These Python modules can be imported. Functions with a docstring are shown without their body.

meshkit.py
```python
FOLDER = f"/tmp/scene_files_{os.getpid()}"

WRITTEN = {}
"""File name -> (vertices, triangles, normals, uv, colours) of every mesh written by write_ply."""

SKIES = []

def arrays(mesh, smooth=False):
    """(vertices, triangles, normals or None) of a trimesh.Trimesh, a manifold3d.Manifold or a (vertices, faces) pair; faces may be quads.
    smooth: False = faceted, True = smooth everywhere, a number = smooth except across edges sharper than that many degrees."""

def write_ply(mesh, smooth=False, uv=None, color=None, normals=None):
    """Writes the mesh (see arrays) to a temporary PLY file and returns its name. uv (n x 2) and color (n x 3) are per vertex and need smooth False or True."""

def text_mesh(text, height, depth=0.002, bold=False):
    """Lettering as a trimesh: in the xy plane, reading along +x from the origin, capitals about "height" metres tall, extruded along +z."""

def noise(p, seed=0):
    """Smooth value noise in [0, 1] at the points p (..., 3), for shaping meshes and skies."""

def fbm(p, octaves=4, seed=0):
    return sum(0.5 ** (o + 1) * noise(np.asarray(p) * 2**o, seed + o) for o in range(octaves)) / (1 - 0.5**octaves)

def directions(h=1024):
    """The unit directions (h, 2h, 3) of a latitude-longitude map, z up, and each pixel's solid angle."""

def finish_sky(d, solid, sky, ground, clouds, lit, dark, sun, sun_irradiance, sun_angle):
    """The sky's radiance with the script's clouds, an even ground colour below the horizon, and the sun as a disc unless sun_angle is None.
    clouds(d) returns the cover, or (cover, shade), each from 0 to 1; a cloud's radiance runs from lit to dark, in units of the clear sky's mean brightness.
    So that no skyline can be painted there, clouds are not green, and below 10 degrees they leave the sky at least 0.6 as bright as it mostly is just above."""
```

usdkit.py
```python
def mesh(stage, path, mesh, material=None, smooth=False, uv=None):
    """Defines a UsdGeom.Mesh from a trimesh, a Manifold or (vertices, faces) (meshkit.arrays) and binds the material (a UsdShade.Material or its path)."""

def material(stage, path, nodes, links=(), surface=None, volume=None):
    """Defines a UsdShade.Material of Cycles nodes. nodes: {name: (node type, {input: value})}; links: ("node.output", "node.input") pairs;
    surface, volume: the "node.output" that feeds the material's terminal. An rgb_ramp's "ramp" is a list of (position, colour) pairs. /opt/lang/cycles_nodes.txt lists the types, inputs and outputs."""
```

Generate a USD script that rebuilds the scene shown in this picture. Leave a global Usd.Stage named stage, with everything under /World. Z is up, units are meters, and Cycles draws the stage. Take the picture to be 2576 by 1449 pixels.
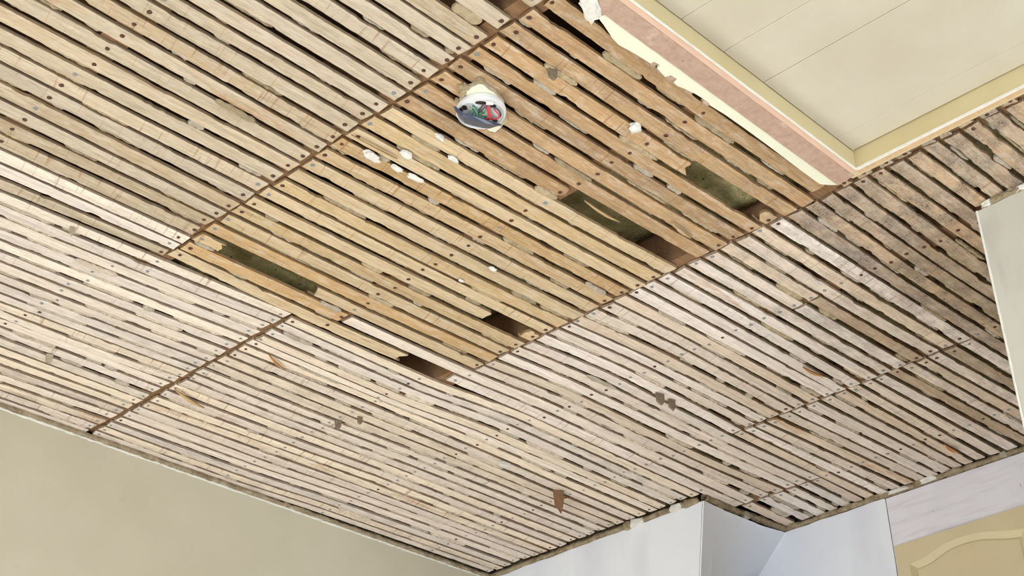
import math
import numpy as np
import trimesh
from shapely.geometry import Polygon
from scipy.interpolate import PchipInterpolator
from pxr import Usd, UsdGeom, UsdLux, UsdShade, Sdf, Gf, Vt
import usdkit, meshkit

stage = Usd.Stage.CreateInMemory()
UsdGeom.SetStageUpAxis(stage, UsdGeom.Tokens.z)
UsdGeom.SetStageMetersPerUnit(stage, 1.0)
UsdGeom.Xform.Define(stage, '/World')
UsdGeom.Scope.Define(stage, '/World/Looks')
rng = np.random.default_rng(7)

# ---------------------------------------------------------------- camera, sky, lights, exposure
EYE, H = 1.5, 1.5                     # eye height; the laths' undersides lie H above the eye (ceiling at 3.0 m)
ZC = EYE + H
PITCH, ROLL, YAW = math.radians(31.78), math.radians(-1.1626), math.radians(46.4445)
EXPOSURE = -0.38
cam = UsdGeom.Camera.Define(stage, '/World/camera')
F = np.array([math.sin(YAW) * math.cos(PITCH), math.cos(YAW) * math.cos(PITCH), math.sin(PITCH)])
R0 = np.array([math.cos(YAW), -math.sin(YAW), 0.0]); U0 = np.cross(R0, F)
RT = math.cos(ROLL) * R0 + math.sin(ROLL) * U0; UP = -math.sin(ROLL) * R0 + math.cos(ROLL) * U0
cam.AddTransformOp().Set(Gf.Matrix4d(*RT, 0, *UP, 0, *(-F), 0, 0, 0, EYE, 1))
cam.CreateHorizontalApertureAttr(36.0); cam.CreateVerticalApertureAttr(36.0 * 1449 / 2576)
cam.CreateFocalLengthAttr(36.0 * 3727.4 / 2576)
cam.CreateClippingRangeAttr(Gf.Vec2f(0.05, 1000)); cam.CreateExposureAttr(EXPOSURE)

X0, X1, Y0 = -2.6, 3.1185, -2.4        # the room: front wall, back wall, right wall (the left wall is at YL)
YL = 1.8444 * H
dome = UsdLux.DomeLight.Define(stage, '/World/sky'); dome.CreateIntensityAttr(1.0); dome.CreateColorAttr(Gf.Vec3f(0.84, 0.91, 1.0))
# low sunlight falling through two unseen windows placed for it behind the photographer onto the floor, which lights the ceiling from below
sun = UsdLux.DistantLight.Define(stage, '/World/sun'); sun.CreateIntensityAttr(1500.0); sun.CreateAngleAttr(6.0); sun.CreateColorAttr(Gf.Vec3f(0.93, 0.968, 1.0))
SUN_EL, SUN_AZ = 20.0, 33.0
fill_light = UsdLux.RectLight.Define(stage, '/World/window_fill')            # fill light added in the front window to brighten the chimney front
fill_light.AddTranslateOp().Set(Gf.Vec3d(X0 - 0.12, 0.35, 1.4)); fill_light.AddRotateXYZOp().Set(Gf.Vec3f(90, 0, -90))
fill_light.CreateWidthAttr(2.5); fill_light.CreateHeightAttr(2.0); fill_light.CreateIntensityAttr(5.2); fill_light.CreateColorAttr(Gf.Vec3f(0.84, 0.92, 1.0))
fill_light = UsdLux.RectLight.Define(stage, '/World/window_fill_001')        # fill light added in the right-hand window to brighten the chimney side
fill_light.AddTranslateOp().Set(Gf.Vec3d(1.17, Y0 - 0.12, 1.4)); fill_light.AddRotateXYZOp().Set(Gf.Vec3f(90, 0, 0))
fill_light.CreateWidthAttr(1.75); fill_light.CreateHeightAttr(2.0); fill_light.CreateIntensityAttr(12.0); fill_light.CreateColorAttr(Gf.Vec3f(0.84, 0.92, 1.0))
sun.AddRotateXYZOp().Set(Gf.Vec3f(0.0, 90 - SUN_EL, 180 + SUN_AZ))

# ---------------------------------------------------------------- helpers
def lin(r, g, b):
    return tuple((c / 255 / 12.92) if c <= 10 else ((c / 255 + 0.055) / 1.055) ** 2.4 for c in (r, g, b))
USED = {}
def numbered(parent, name):
    k = (parent, name); n = USED.get(k, 0); USED[k] = n + 1
    return f'{parent}/{name}' + (f'_{n:03d}' if n else '')
def setd(prim, **kw):
    for k, v in kw.items():
        if v: prim.SetCustomDataByKey(k, v)
def thing(name, label=None, category=None, kind=None, group=None):
    x = UsdGeom.Xform.Define(stage, numbered('/World', name)); p = x.GetPrim()
    setd(p, label=label, category=category, kind=kind, group=group); return str(p.GetPath())
def obj(parent, name, mesh, mat, label=None, smooth=False, kind=None, tint=None, tone=None, **prim):
    m = usdkit.mesh(stage, numbered(parent, name), mesh, mat, smooth)
    setd(m.GetPrim(), label=label, kind=kind)
    pv = UsdGeom.PrimvarsAPI(m)
    if tint is not None:
        pv.CreatePrimvar('tint', Sdf.ValueTypeNames.Color3fArray, 'constant').Set(Vt.Vec3fArray([Gf.Vec3f(*map(float, tint))]))
    if tone is not None:                # (seed, stain, soot, saw marks)
        for k, v in zip(('seed', 'stain', 'soot', 'saw'), tone):
            pv.CreatePrimvar(k, Sdf.ValueTypeNames.FloatArray, 'constant').Set(Vt.FloatArray([float(v)]))
    return str(m.GetPath())
def box(x0, x1, y0, y1, z0, z1):
    b = trimesh.creation.box((x1 - x0, y1 - y0, z1 - z0)); b.apply_translation(((x0 + x1) / 2, (y0 + y1) / 2, (z0 + z1) / 2)); return b
def cat(ms): return trimesh.util.concatenate(ms)
def prism(pts, axis, a, b):
    """Polygon in the plane across axis (x: (y, z); y: (x, z); z: (x, y)), extruded from a to b along the axis."""
    poly = Polygon(pts).buffer(0)
    if poly.geom_type != 'Polygon': poly = max(poly.geoms, key=lambda g: g.area)
    m = trimesh.creation.extrude_polygon(poly, abs(b - a), engine='earcut'); v = m.vertices.copy(); lo = min(a, b)
    v = {'x': np.c_[v[:, 2] + lo, v[:, 0], v[:, 1]], 'y': np.c_[v[:, 0], v[:, 2] + lo, v[:, 1]], 'z': np.c_[v[:, 0], v[:, 1], v[:, 2] + lo]}[axis]
    m = trimesh.Trimesh(v, m.faces, process=False)
    if m.volume < 0: m.invert()
    return m
def n1(x, seed): return meshkit.fbm(np.c_[np.asarray(x, float), np.full(len(x), 0.37), np.full(len(x), 0.71)], 3, seed) * 2 - 1
def blob(c, size, seed, rough=0.28, box_=0.7, sub=1, rot=0.0):
    m = trimesh.creation.icosphere(sub); v = m.vertices.copy()
    v = np.sign(v) * np.abs(v) ** box_
    v *= (1 + rough * (meshkit.noise(v * 1.7 + 11.3, seed) * 2 - 1) + 0.5 * rough * (meshkit.noise(v * 4.1 + 3.3, seed + 5) * 2 - 1))[:, None]
    v *= np.array(size) / 2
    if rot: c_, s_ = math.cos(rot), math.sin(rot); v = v @ np.array([[c_, s_, 0], [-s_, c_, 0], [0, 0, 1]])
    return trimesh.Trimesh(v + np.array(c), m.faces, process=False)
def tube(pts, r, n=8, smooth_n=40):
    pts = np.array(pts, float)
    if len(pts) > 2:
        t = np.r_[0, np.cumsum(np.linalg.norm(np.diff(pts, axis=0), axis=1))]
        s = np.linspace(0, t[-1], smooth_n); pts = np.c_[[PchipInterpolator(t, pts[:, k])(s) for k in range(3)]].T
    T = np.gradient(pts, axis=0); T /= np.linalg.norm(T, axis=1)[:, None] + 1e-12
    a = np.cross(T, [0.31, 0.17, 0.93]); a /= np.linalg.norm(a, axis=1)[:, None]; b = np.cross(T, a)
    ang = np.arange(n) / n * 2 * math.pi; m = len(pts)
    v = (pts[:, None] + r * (np.cos(ang)[None, :, None] * a[:, None] + np.sin(ang)[None, :, None] * b[:, None])).reshape(-1, 3)
    f = []
    for i in range(m - 1):
        for j in range(n):
            p, q = i * n + j, i * n + (j + 1) % n; f += [[p, q, q + n], [p, q + n, p + n]]
    f += [[0, j + 1, j] for j in range(1, n - 1)] + [[(m - 1) * n, (m - 1) * n + j, (m - 1) * n + j + 1] for j in range(1, n - 1)]
    t = trimesh.Trimesh(v, np.array(f), process=False)
    if t.volume < 0: t.invert()
    return t

# ---------------------------------------------------------------- materials
def wood_material(name, base=None, grain=(5.0, 150.0, 150.0), contrast=1.0, bump=0.5, rough=0.8):
    """Sawn softwood. A lath's own tint, seed, stain, soot and saw marks come from its primvars; base fixes the colour for other timber."""
    n = {'geo': ('geometry', {}), 'map': ('mapping', {'scale': grain}), 'off': ('vector_math', {'math_type': 'add'}),
         'seedv': ('combine_xyz', {}), 'fine': ('noise_texture', {'scale': 1.0, 'detail': 5.0, 'roughness': 0.62, 'distortion': 0.6}),
         'finer': ('rgb_ramp', {'ramp': [(0.25, (0.68,) * 3), (0.5, (1.03,) * 3), (0.75, (1.2,) * 3)]}),
         'bmap': ('mapping', {'scale': (8.0, 38.0, 38.0)}), 'boff': ('vector_math', {'math_type': 'add'}),
         'blot': ('noise_texture', {'scale': 1.0, 'detail': 4.0, 'roughness': 0.6, 'distortion': 0.8}),
         'mul': ('mix_color', {'blend_type': 'multiply', 'fac': 0.8 * contrast, 'use_clamp': False})}
    L = [('geo.position', 'map.vector'), ('map.vector', 'off.vector1'), ('seedv.vector', 'off.vector2'), ('off.vector', 'fine.vector'), ('fine.fac', 'finer.fac'),
         ('geo.position', 'bmap.vector'), ('bmap.vector', 'boff.vector1'), ('seedv.vector', 'boff.vector2'), ('boff.vector', 'blot.vector'), ('finer.color', 'mul.b')]
    n['p'] = ('principled_bsdf', {'roughness': rough, 'specular_ior_level': 0.22})
    n['bump'] = ('bump', {'strength': bump, 'distance': 0.0018}); L += [('bump.normal', 'p.normal')]
    # fuzz of the saw: short fibres and slanting tooth marks
    n['zmap'] = ('mapping', {'scale': (38.0, 400.0, 400.0)}); n['fz'] = ('noise_texture', {'scale': 1.0, 'detail': 3.0, 'roughness': 0.6}); n['fzr'] = ('rgb_ramp', {'ramp': [(0.3, (0.74,) * 3), (0.5, (1.0,) * 3), (0.72, (1.14,) * 3)]}); n['fzm'] = ('mix_color', {'blend_type': 'multiply', 'fac': 0.8 * contrast})
    n['tmap'] = ('mapping', {'mapping_type': 'texture', 'rotation': (0, 0, 0.6), 'scale': (1 / 300.0, 1 / 16.0, 1 / 16.0)}); n['tn'] = ('noise_texture', {'scale': 1.0, 'detail': 2.0, 'roughness': 0.5}); n['tnr'] = ('rgb_ramp', {'ramp': [(0.32, (0.86,) * 3), (0.5, (1.0,) * 3), (0.7, (1.07,) * 3)]}); n['tnm'] = ('mix_color', {'blend_type': 'multiply', 'fac': 0.38 * contrast})
    n['hsum'] = ('math', {'math_type': 'add'})
    L += [('geo.position', 'zmap.vector'), ('zmap.vector', 'fz.vector'), ('fz.fac', 'fzr.fac'), ('mul.result', 'fzm.a'), ('fzr.color', 'fzm.b'), ('geo.position', 'tmap.vector'), ('tmap.vector', 'tn.vector'), ('tn.fac', 'tnr.fac'), ('fzm.result', 'tnm.a'), ('tnr.color', 'tnm.b'), ('fine.fac', 'hsum.value1'), ('fz.fac', 'hsum.value2'), ('hsum.value', 'bump.height')]
    if base is not None:
        n['seedv'] = ('combine_xyz', {'x': 3.1, 'y': 1.7, 'z': 5.3}); n['mul'][1]['a'] = base
        L += [('tnm.result', 'p.base_color')]
    else:
        n['tint'] = ('attribute', {'attribute': 'tint'})
        for k in ('seed', 'stain', 'soot', 'saw'): n['a_' + k] = ('attribute', {'attribute': k})
        L += [('a_seed.fac', 'seedv.x'), ('a_seed.fac', 'seedv.y'), ('a_seed.fac', 'seedv.z')]
        # stain: warm brown patches soaked into the wood
        n['st_r'] = ('map_range', {'from_min': 0.48, 'from_max': 0.72, 'to_min': 0.0, 'to_max': 0.75, 'clamp': True})
        n['st_m'] = ('math', {'math_type': 'multiply'}); n['st'] = ('mix_color', {'b': lin(176, 120, 66)})
        # pale whitewash and lime left by the plaster
        n['wn'] = ('noise_texture', {'scale': 1.0, 'detail': 5.0, 'roughness': 0.7}); n['wmap'] = ('mapping', {'scale': (26.0, 90.0, 90.0)}); n['woff'] = ('vector_math', {'math_type': 'add'})
        n['w_r'] = ('map_range', {'from_min': 0.50, 'from_max': 0.66, 'to_min': 0.0, 'to_max': 0.42, 'clamp': True}); n['w'] = ('mix_color', {'b': lin(226, 214, 199)})
        # soot: grey bloom and black specks
        n['sn'] = ('noise_texture', {'scale': 330.0, 'detail': 2.0, 'roughness': 0.6}); n['sn2'] = ('noise_texture', {'scale': 17.0, 'detail': 4.0, 'roughness': 0.65})
        n['s_r'] = ('map_range', {'from_min': 0.57, 'from_max': 0.66, 'to_min': 0.0, 'to_max': 1.0, 'clamp': True}); n['s_r2'] = ('map_range', {'from_min': 0.42, 'from_max': 0.62, 'to_min': 0.0, 'to_max': 1.0, 'clamp': True})
        n['s_m'] = ('math', {'math_type': 'multiply'}); n['s_m2'] = ('math', {'math_type': 'multiply'}); n['s_g'] = ('math', {'math_type': 'multiply'}); n['s_g2'] = ('math', {'math_type': 'multiply', 'value2': 0.62})
        n['soot'] = ('mix_color', {'b': lin(52, 42, 36)}); n['bloom'] = ('mix_color', {'b': lin(128, 116, 108)})
        # saw marks across the face
        n['gmap'] = ('mapping', {'mapping_type': 'texture', 'rotation': (0, 0, -0.25), 'scale': (1 / 210.0, 1 / 11.0, 1 / 11.0)}); n['goff'] = ('vector_math', {'math_type': 'add'})
        n['gn'] = ('noise_texture', {'scale': 1.0, 'detail': 2.0, 'roughness': 0.5, 'distortion': 0.3})
        n['g_r'] = ('map_range', {'from_min': 0.60, 'from_max': 0.70, 'to_min': 0.0, 'to_max': 0.6, 'clamp': True}); n['g_m'] = ('math', {'math_type': 'multiply'}); n['saw'] = ('mix_color', {'b': lin(150, 108, 66)})
        L += [('tint.color', 'mul.a'),
              ('blot.fac', 'st_r.value'), ('st_r.result', 'st_m.value1'), ('a_stain.fac', 'st_m.value2'), ('st_m.value', 'st.fac'), ('tnm.result', 'st.a'),
              ('geo.position', 'wmap.vector'), ('wmap.vector', 'woff.vector1'), ('seedv.vector', 'woff.vector2'), ('woff.vector', 'wn.vector'), ('wn.fac', 'w_r.value'), ('w_r.result', 'w.fac'), ('st.result', 'w.a'),
              ('geo.position', 'gmap.vector'), ('gmap.vector', 'goff.vector1'), ('seedv.vector', 'goff.vector2'), ('goff.vector', 'gn.vector'), ('gn.fac', 'g_r.value'), ('g_r.result', 'g_m.value1'), ('a_saw.fac', 'g_m.value2'), ('g_m.value', 'saw.fac'), ('w.result', 'saw.a'),
              ('geo.position', 'sn.vector'), ('geo.position', 'sn2.vector'), ('sn.fac', 's_r.value'), ('sn2.fac', 's_r2.value'),
              ('s_r2.result', 's_g.value1'), ('a_soot.fac', 's_g.value2'), ('s_g.value', 's_g2.value1'), ('s_g2.value', 'bloom.fac'), ('saw.result', 'bloom.a'),
              ('s_r.result', 's_m.value1'), ('s_r2.result', 's_m.value2'), ('s_m.value', 's_m2.value1'), ('a_soot.fac', 's_m2.value2'), ('s_m2.value', 'soot.fac'), ('bloom.result', 'soot.a')]
        # the upright faces, edges and ends, are multiplied towards a darker brown
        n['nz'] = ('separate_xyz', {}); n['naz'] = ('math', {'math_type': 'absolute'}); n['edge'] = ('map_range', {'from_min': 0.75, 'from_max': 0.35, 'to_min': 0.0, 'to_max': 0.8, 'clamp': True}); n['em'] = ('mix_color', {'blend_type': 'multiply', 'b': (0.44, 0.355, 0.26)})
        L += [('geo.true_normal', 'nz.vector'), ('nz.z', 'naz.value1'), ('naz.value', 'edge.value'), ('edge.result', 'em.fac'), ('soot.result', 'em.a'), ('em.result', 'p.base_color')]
    return usdkit.material(stage, '/World/Looks/' + name, n, L, surface='p.BSDF')

def rough_material(name, c1, c2, scale, bump=0.5, dist=0.003, rough=0.9, tinted=False, marks=(), detail=5.0, lo=0.35, hi=0.65, spec=0.25):
    """Two tones mixed by noise; marks = (colour, scale xyz, threshold, width) for specks, scratches and stains."""
    n = {'geo': ('geometry', {}), 'ns': ('noise_texture', {'scale': scale, 'detail': detail, 'roughness': 0.62}), 'r': ('rgb_ramp', {'ramp': [(lo, c1), (hi, c2)]}),
         'fn': ('noise_texture', {'scale': scale * 5, 'detail': 4.0, 'roughness': 0.6}), 'bump': ('bump', {'strength': bump, 'distance': dist}),
         'p': ('principled_bsdf', {'roughness': rough, 'specular_ior_level': spec})}
    L = [('geo.position', 'ns.vector'), ('geo.position', 'fn.vector'), ('ns.fac', 'r.fac'), ('fn.fac', 'bump.height'), ('bump.normal', 'p.normal')]
    cur = 'r.color'
    if tinted:
        n['tint'] = ('attribute', {'attribute': 'tint'}); n['tm'] = ('mix_color', {'blend_type': 'multiply', 'fac': 1.0}); L += [(cur, 'tm.a'), ('tint.color', 'tm.b')]; cur = 'tm.result'
    for i, (col, sc, th, wd) in enumerate(marks):
        n[f'm{i}'] = ('mapping', {'scale': sc, 'location': (i * 3.7, i * 1.3, i * 2.1)}); n[f'k{i}'] = ('noise_texture', {'scale': 1.0, 'detail': 3.0, 'roughness': 0.55})
        n[f'q{i}'] = ('map_range', {'from_min': th, 'from_max': th + wd, 'to_min': 0.0, 'to_max': 0.85, 'clamp': True}); n[f'x{i}'] = ('mix_color', {'b': col})
        L += [('geo.position', f'm{i}.vector'), (f'm{i}.vector', f'k{i}.vector'), (f'k{i}.fac', f'q{i}.value'), (f'q{i}.result', f'x{i}.fac'), (cur, f'x{i}.a')]; cur = f'x{i}.result'
    L.append((cur, 'p.base_color'))
    return usdkit.material(stage, '/World/Looks/' + name, n, L, surface='p.BSDF')
def plain(name, col, rough=0.5, metallic=0.0, spec=0.5):
    return usdkit.material(stage, '/World/Looks/' + name, {'p': ('principled_bsdf', {'base_color': col, 'roughness': rough, 'metallic': metallic, 'specular_ior_level': spec})}, surface='p.BSDF')

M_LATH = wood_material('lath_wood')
M_JOIST = wood_material('joist_wood', base=lin(140, 106, 76), contrast=1.0)
M_RAW = wood_material('raw_edge_wood', base=lin(216, 178, 140), contrast=0.5, bump=0.2)
M_RAWPINK = wood_material('pink_edge_wood', base=lin(222, 186, 164), contrast=0.4, bump=0.2)
M_DARK = wood_material('blocking_deck_wood', base=lin(84, 62, 48), contrast=0.8)
M_NAIL_RUST = rough_material('rusty_nail', lin(78, 52, 44), lin(112, 78, 66), 300.0, rough=0.6)
M_NAIL_GREY = rough_material('grey_nail', lin(132, 134, 138), lin(160, 161, 163), 260.0, rough=0.5)
M_NIB = rough_material('lime_plaster', (0.74, 0.72, 0.70), (1.0, 1.0, 1.0), 70.0, bump=0.9, dist=0.004, tinted=True)
M_WHITEPL = rough_material('white_plaster', lin(232, 228, 218), lin(246, 243, 236), 60.0, bump=0.7, dist=0.004)
M_WOOL = rough_material('glass_wool', lin(168, 154, 104), lin(216, 203, 150), 30.0, bump=1.0, dist=0.02, marks=[(lin(40, 34, 24), (60, 60, 60), 0.66, 0.05)])
M_RUBBLE = rough_material('broken_mortar', lin(152, 132, 104), lin(198, 180, 150), 45.0, bump=1.0, dist=0.006)
M_DEEP = rough_material('dark_mortar', lin(96, 80, 64), lin(140, 118, 94), 60.0, bump=1.0, dist=0.006)
RED = lin(190, 112, 104); GREY = lin(168, 160, 152)
M_CREAMWALL = rough_material('cream_wall_paint', lin(200, 192, 168), lin(208, 200, 178), 2.6, bump=0.12, dist=0.004, rough=0.6, marks=[(lin(178, 168, 146), (9, 9, 9), 0.70, 0.08)], spec=0.3)
M_WHITEWALL = rough_material('white_wall_paint', lin(236, 240, 250), lin(242, 246, 254), 4.0, bump=0.15, dist=0.003, rough=0.65, marks=[(RED, (110, 110, 40), 0.74, 0.02), (lin(224, 224, 238), (5, 5, 1.5), 0.52, 0.2)])
M_LILAC = rough_material('whitewashed_board', lin(228, 225, 234), lin(236, 234, 241), 7.0, bump=0.2, dist=0.003, rough=0.7, marks=[(RED, (120, 50, 60), 0.735, 0.02), (lin(216, 210, 220), (14, 9, 90), 0.50, 0.3), (GREY, (30, 12, 22), 0.72, 0.06)])
M_GREYWALL = rough_material('grey_white_paint', lin(204, 200, 188), lin(212, 208, 197), 5.0, bump=0.12, dist=0.003, rough=0.6, marks=[(lin(190, 182, 174), (3, 18, 5), 0.60, 0.2)])
M_BOARD = rough_material('cream_board_paint', lin(198, 188, 168), lin(206, 197, 179), 5.0, bump=0.05, dist=0.002, rough=0.5, marks=[(lin(176, 150, 110), (50, 22, 50), 0.755, 0.02), (lin(196, 188, 170), (20, 9, 20), 0.70, 0.08)], spec=0.35)
M_LINING = rough_material('cream_gloss_paint', lin(204, 186, 142), lin(211, 195, 153), 6.0, bump=0.05, dist=0.002, rough=0.4, marks=[(lin(140, 120, 80), (45, 45, 45), 0.76, 0.02)], spec=0.4)
M_PAINTEDGE = rough_material('white_paint_edge', lin(228, 226, 214), lin(240, 238, 230), 60.0, bump=0.5, dist=0.002, rough=0.5)
M_PINKPL = rough_material('pink_plaster', lin(184, 152, 132), lin(198, 168, 150), 90.0, bump=0.7, dist=0.002, marks=[(lin(120, 86, 66), (80, 50, 80), 0.735, 0.02), (lin(226, 200, 186), (20, 20, 20), 0.62, 0.12)])
M_CREAMPL = rough_material('cream_plaster_paint', lin(231, 229, 206), lin(237, 235, 214), 12.0, bump=0.15, dist=0.002, rough=0.5)
M_DOOR = rough_material('cream_door_paint', lin(215, 198, 160), lin(222, 206, 170), 5.0, bump=0.05, dist=0.002, rough=0.45, spec=0.4)
M_PLASTIC = plain('white_plastic', lin(232, 232, 233), 0.35)
M_METAL = plain('bright_metal', lin(205, 208, 210), 0.25, 1.0)
M_HOLE = plain('dark_hole', lin(52, 36, 32), 0.7)
M_FLAP = plain('slate_plastic', lin(70, 76, 98), 0.3)
M_WIRE = {'green': plain('green_wire', lin(22, 128, 104), 0.4), 'red': plain('red_wire', lin(206, 66, 74), 0.4), 'black': plain('black_wire', lin(66, 66, 76), 0.4), 'yellow': plain('yellow_stripe', lin(206, 206, 70), 0.4)}
M_FLOOR = wood_material('floor_wood', base=lin(221, 219, 216), grain=(1.5, 18.0, 18.0), contrast=0.5)
M_GLASS = usdkit.material(stage, '/World/Looks/window_glass', {'t': ('transparent_bsdf', {}), 'g': ('glossy_bsdf', {'roughness': 0.02}), 'f': ('fresnel', {}), 'm': ('mix_closure', {})}, [('f.fac', 'm.fac'), ('t.BSDF', 'm.closure1'), ('g.BSDF', 'm.closure2')], surface='m.closure')

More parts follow.
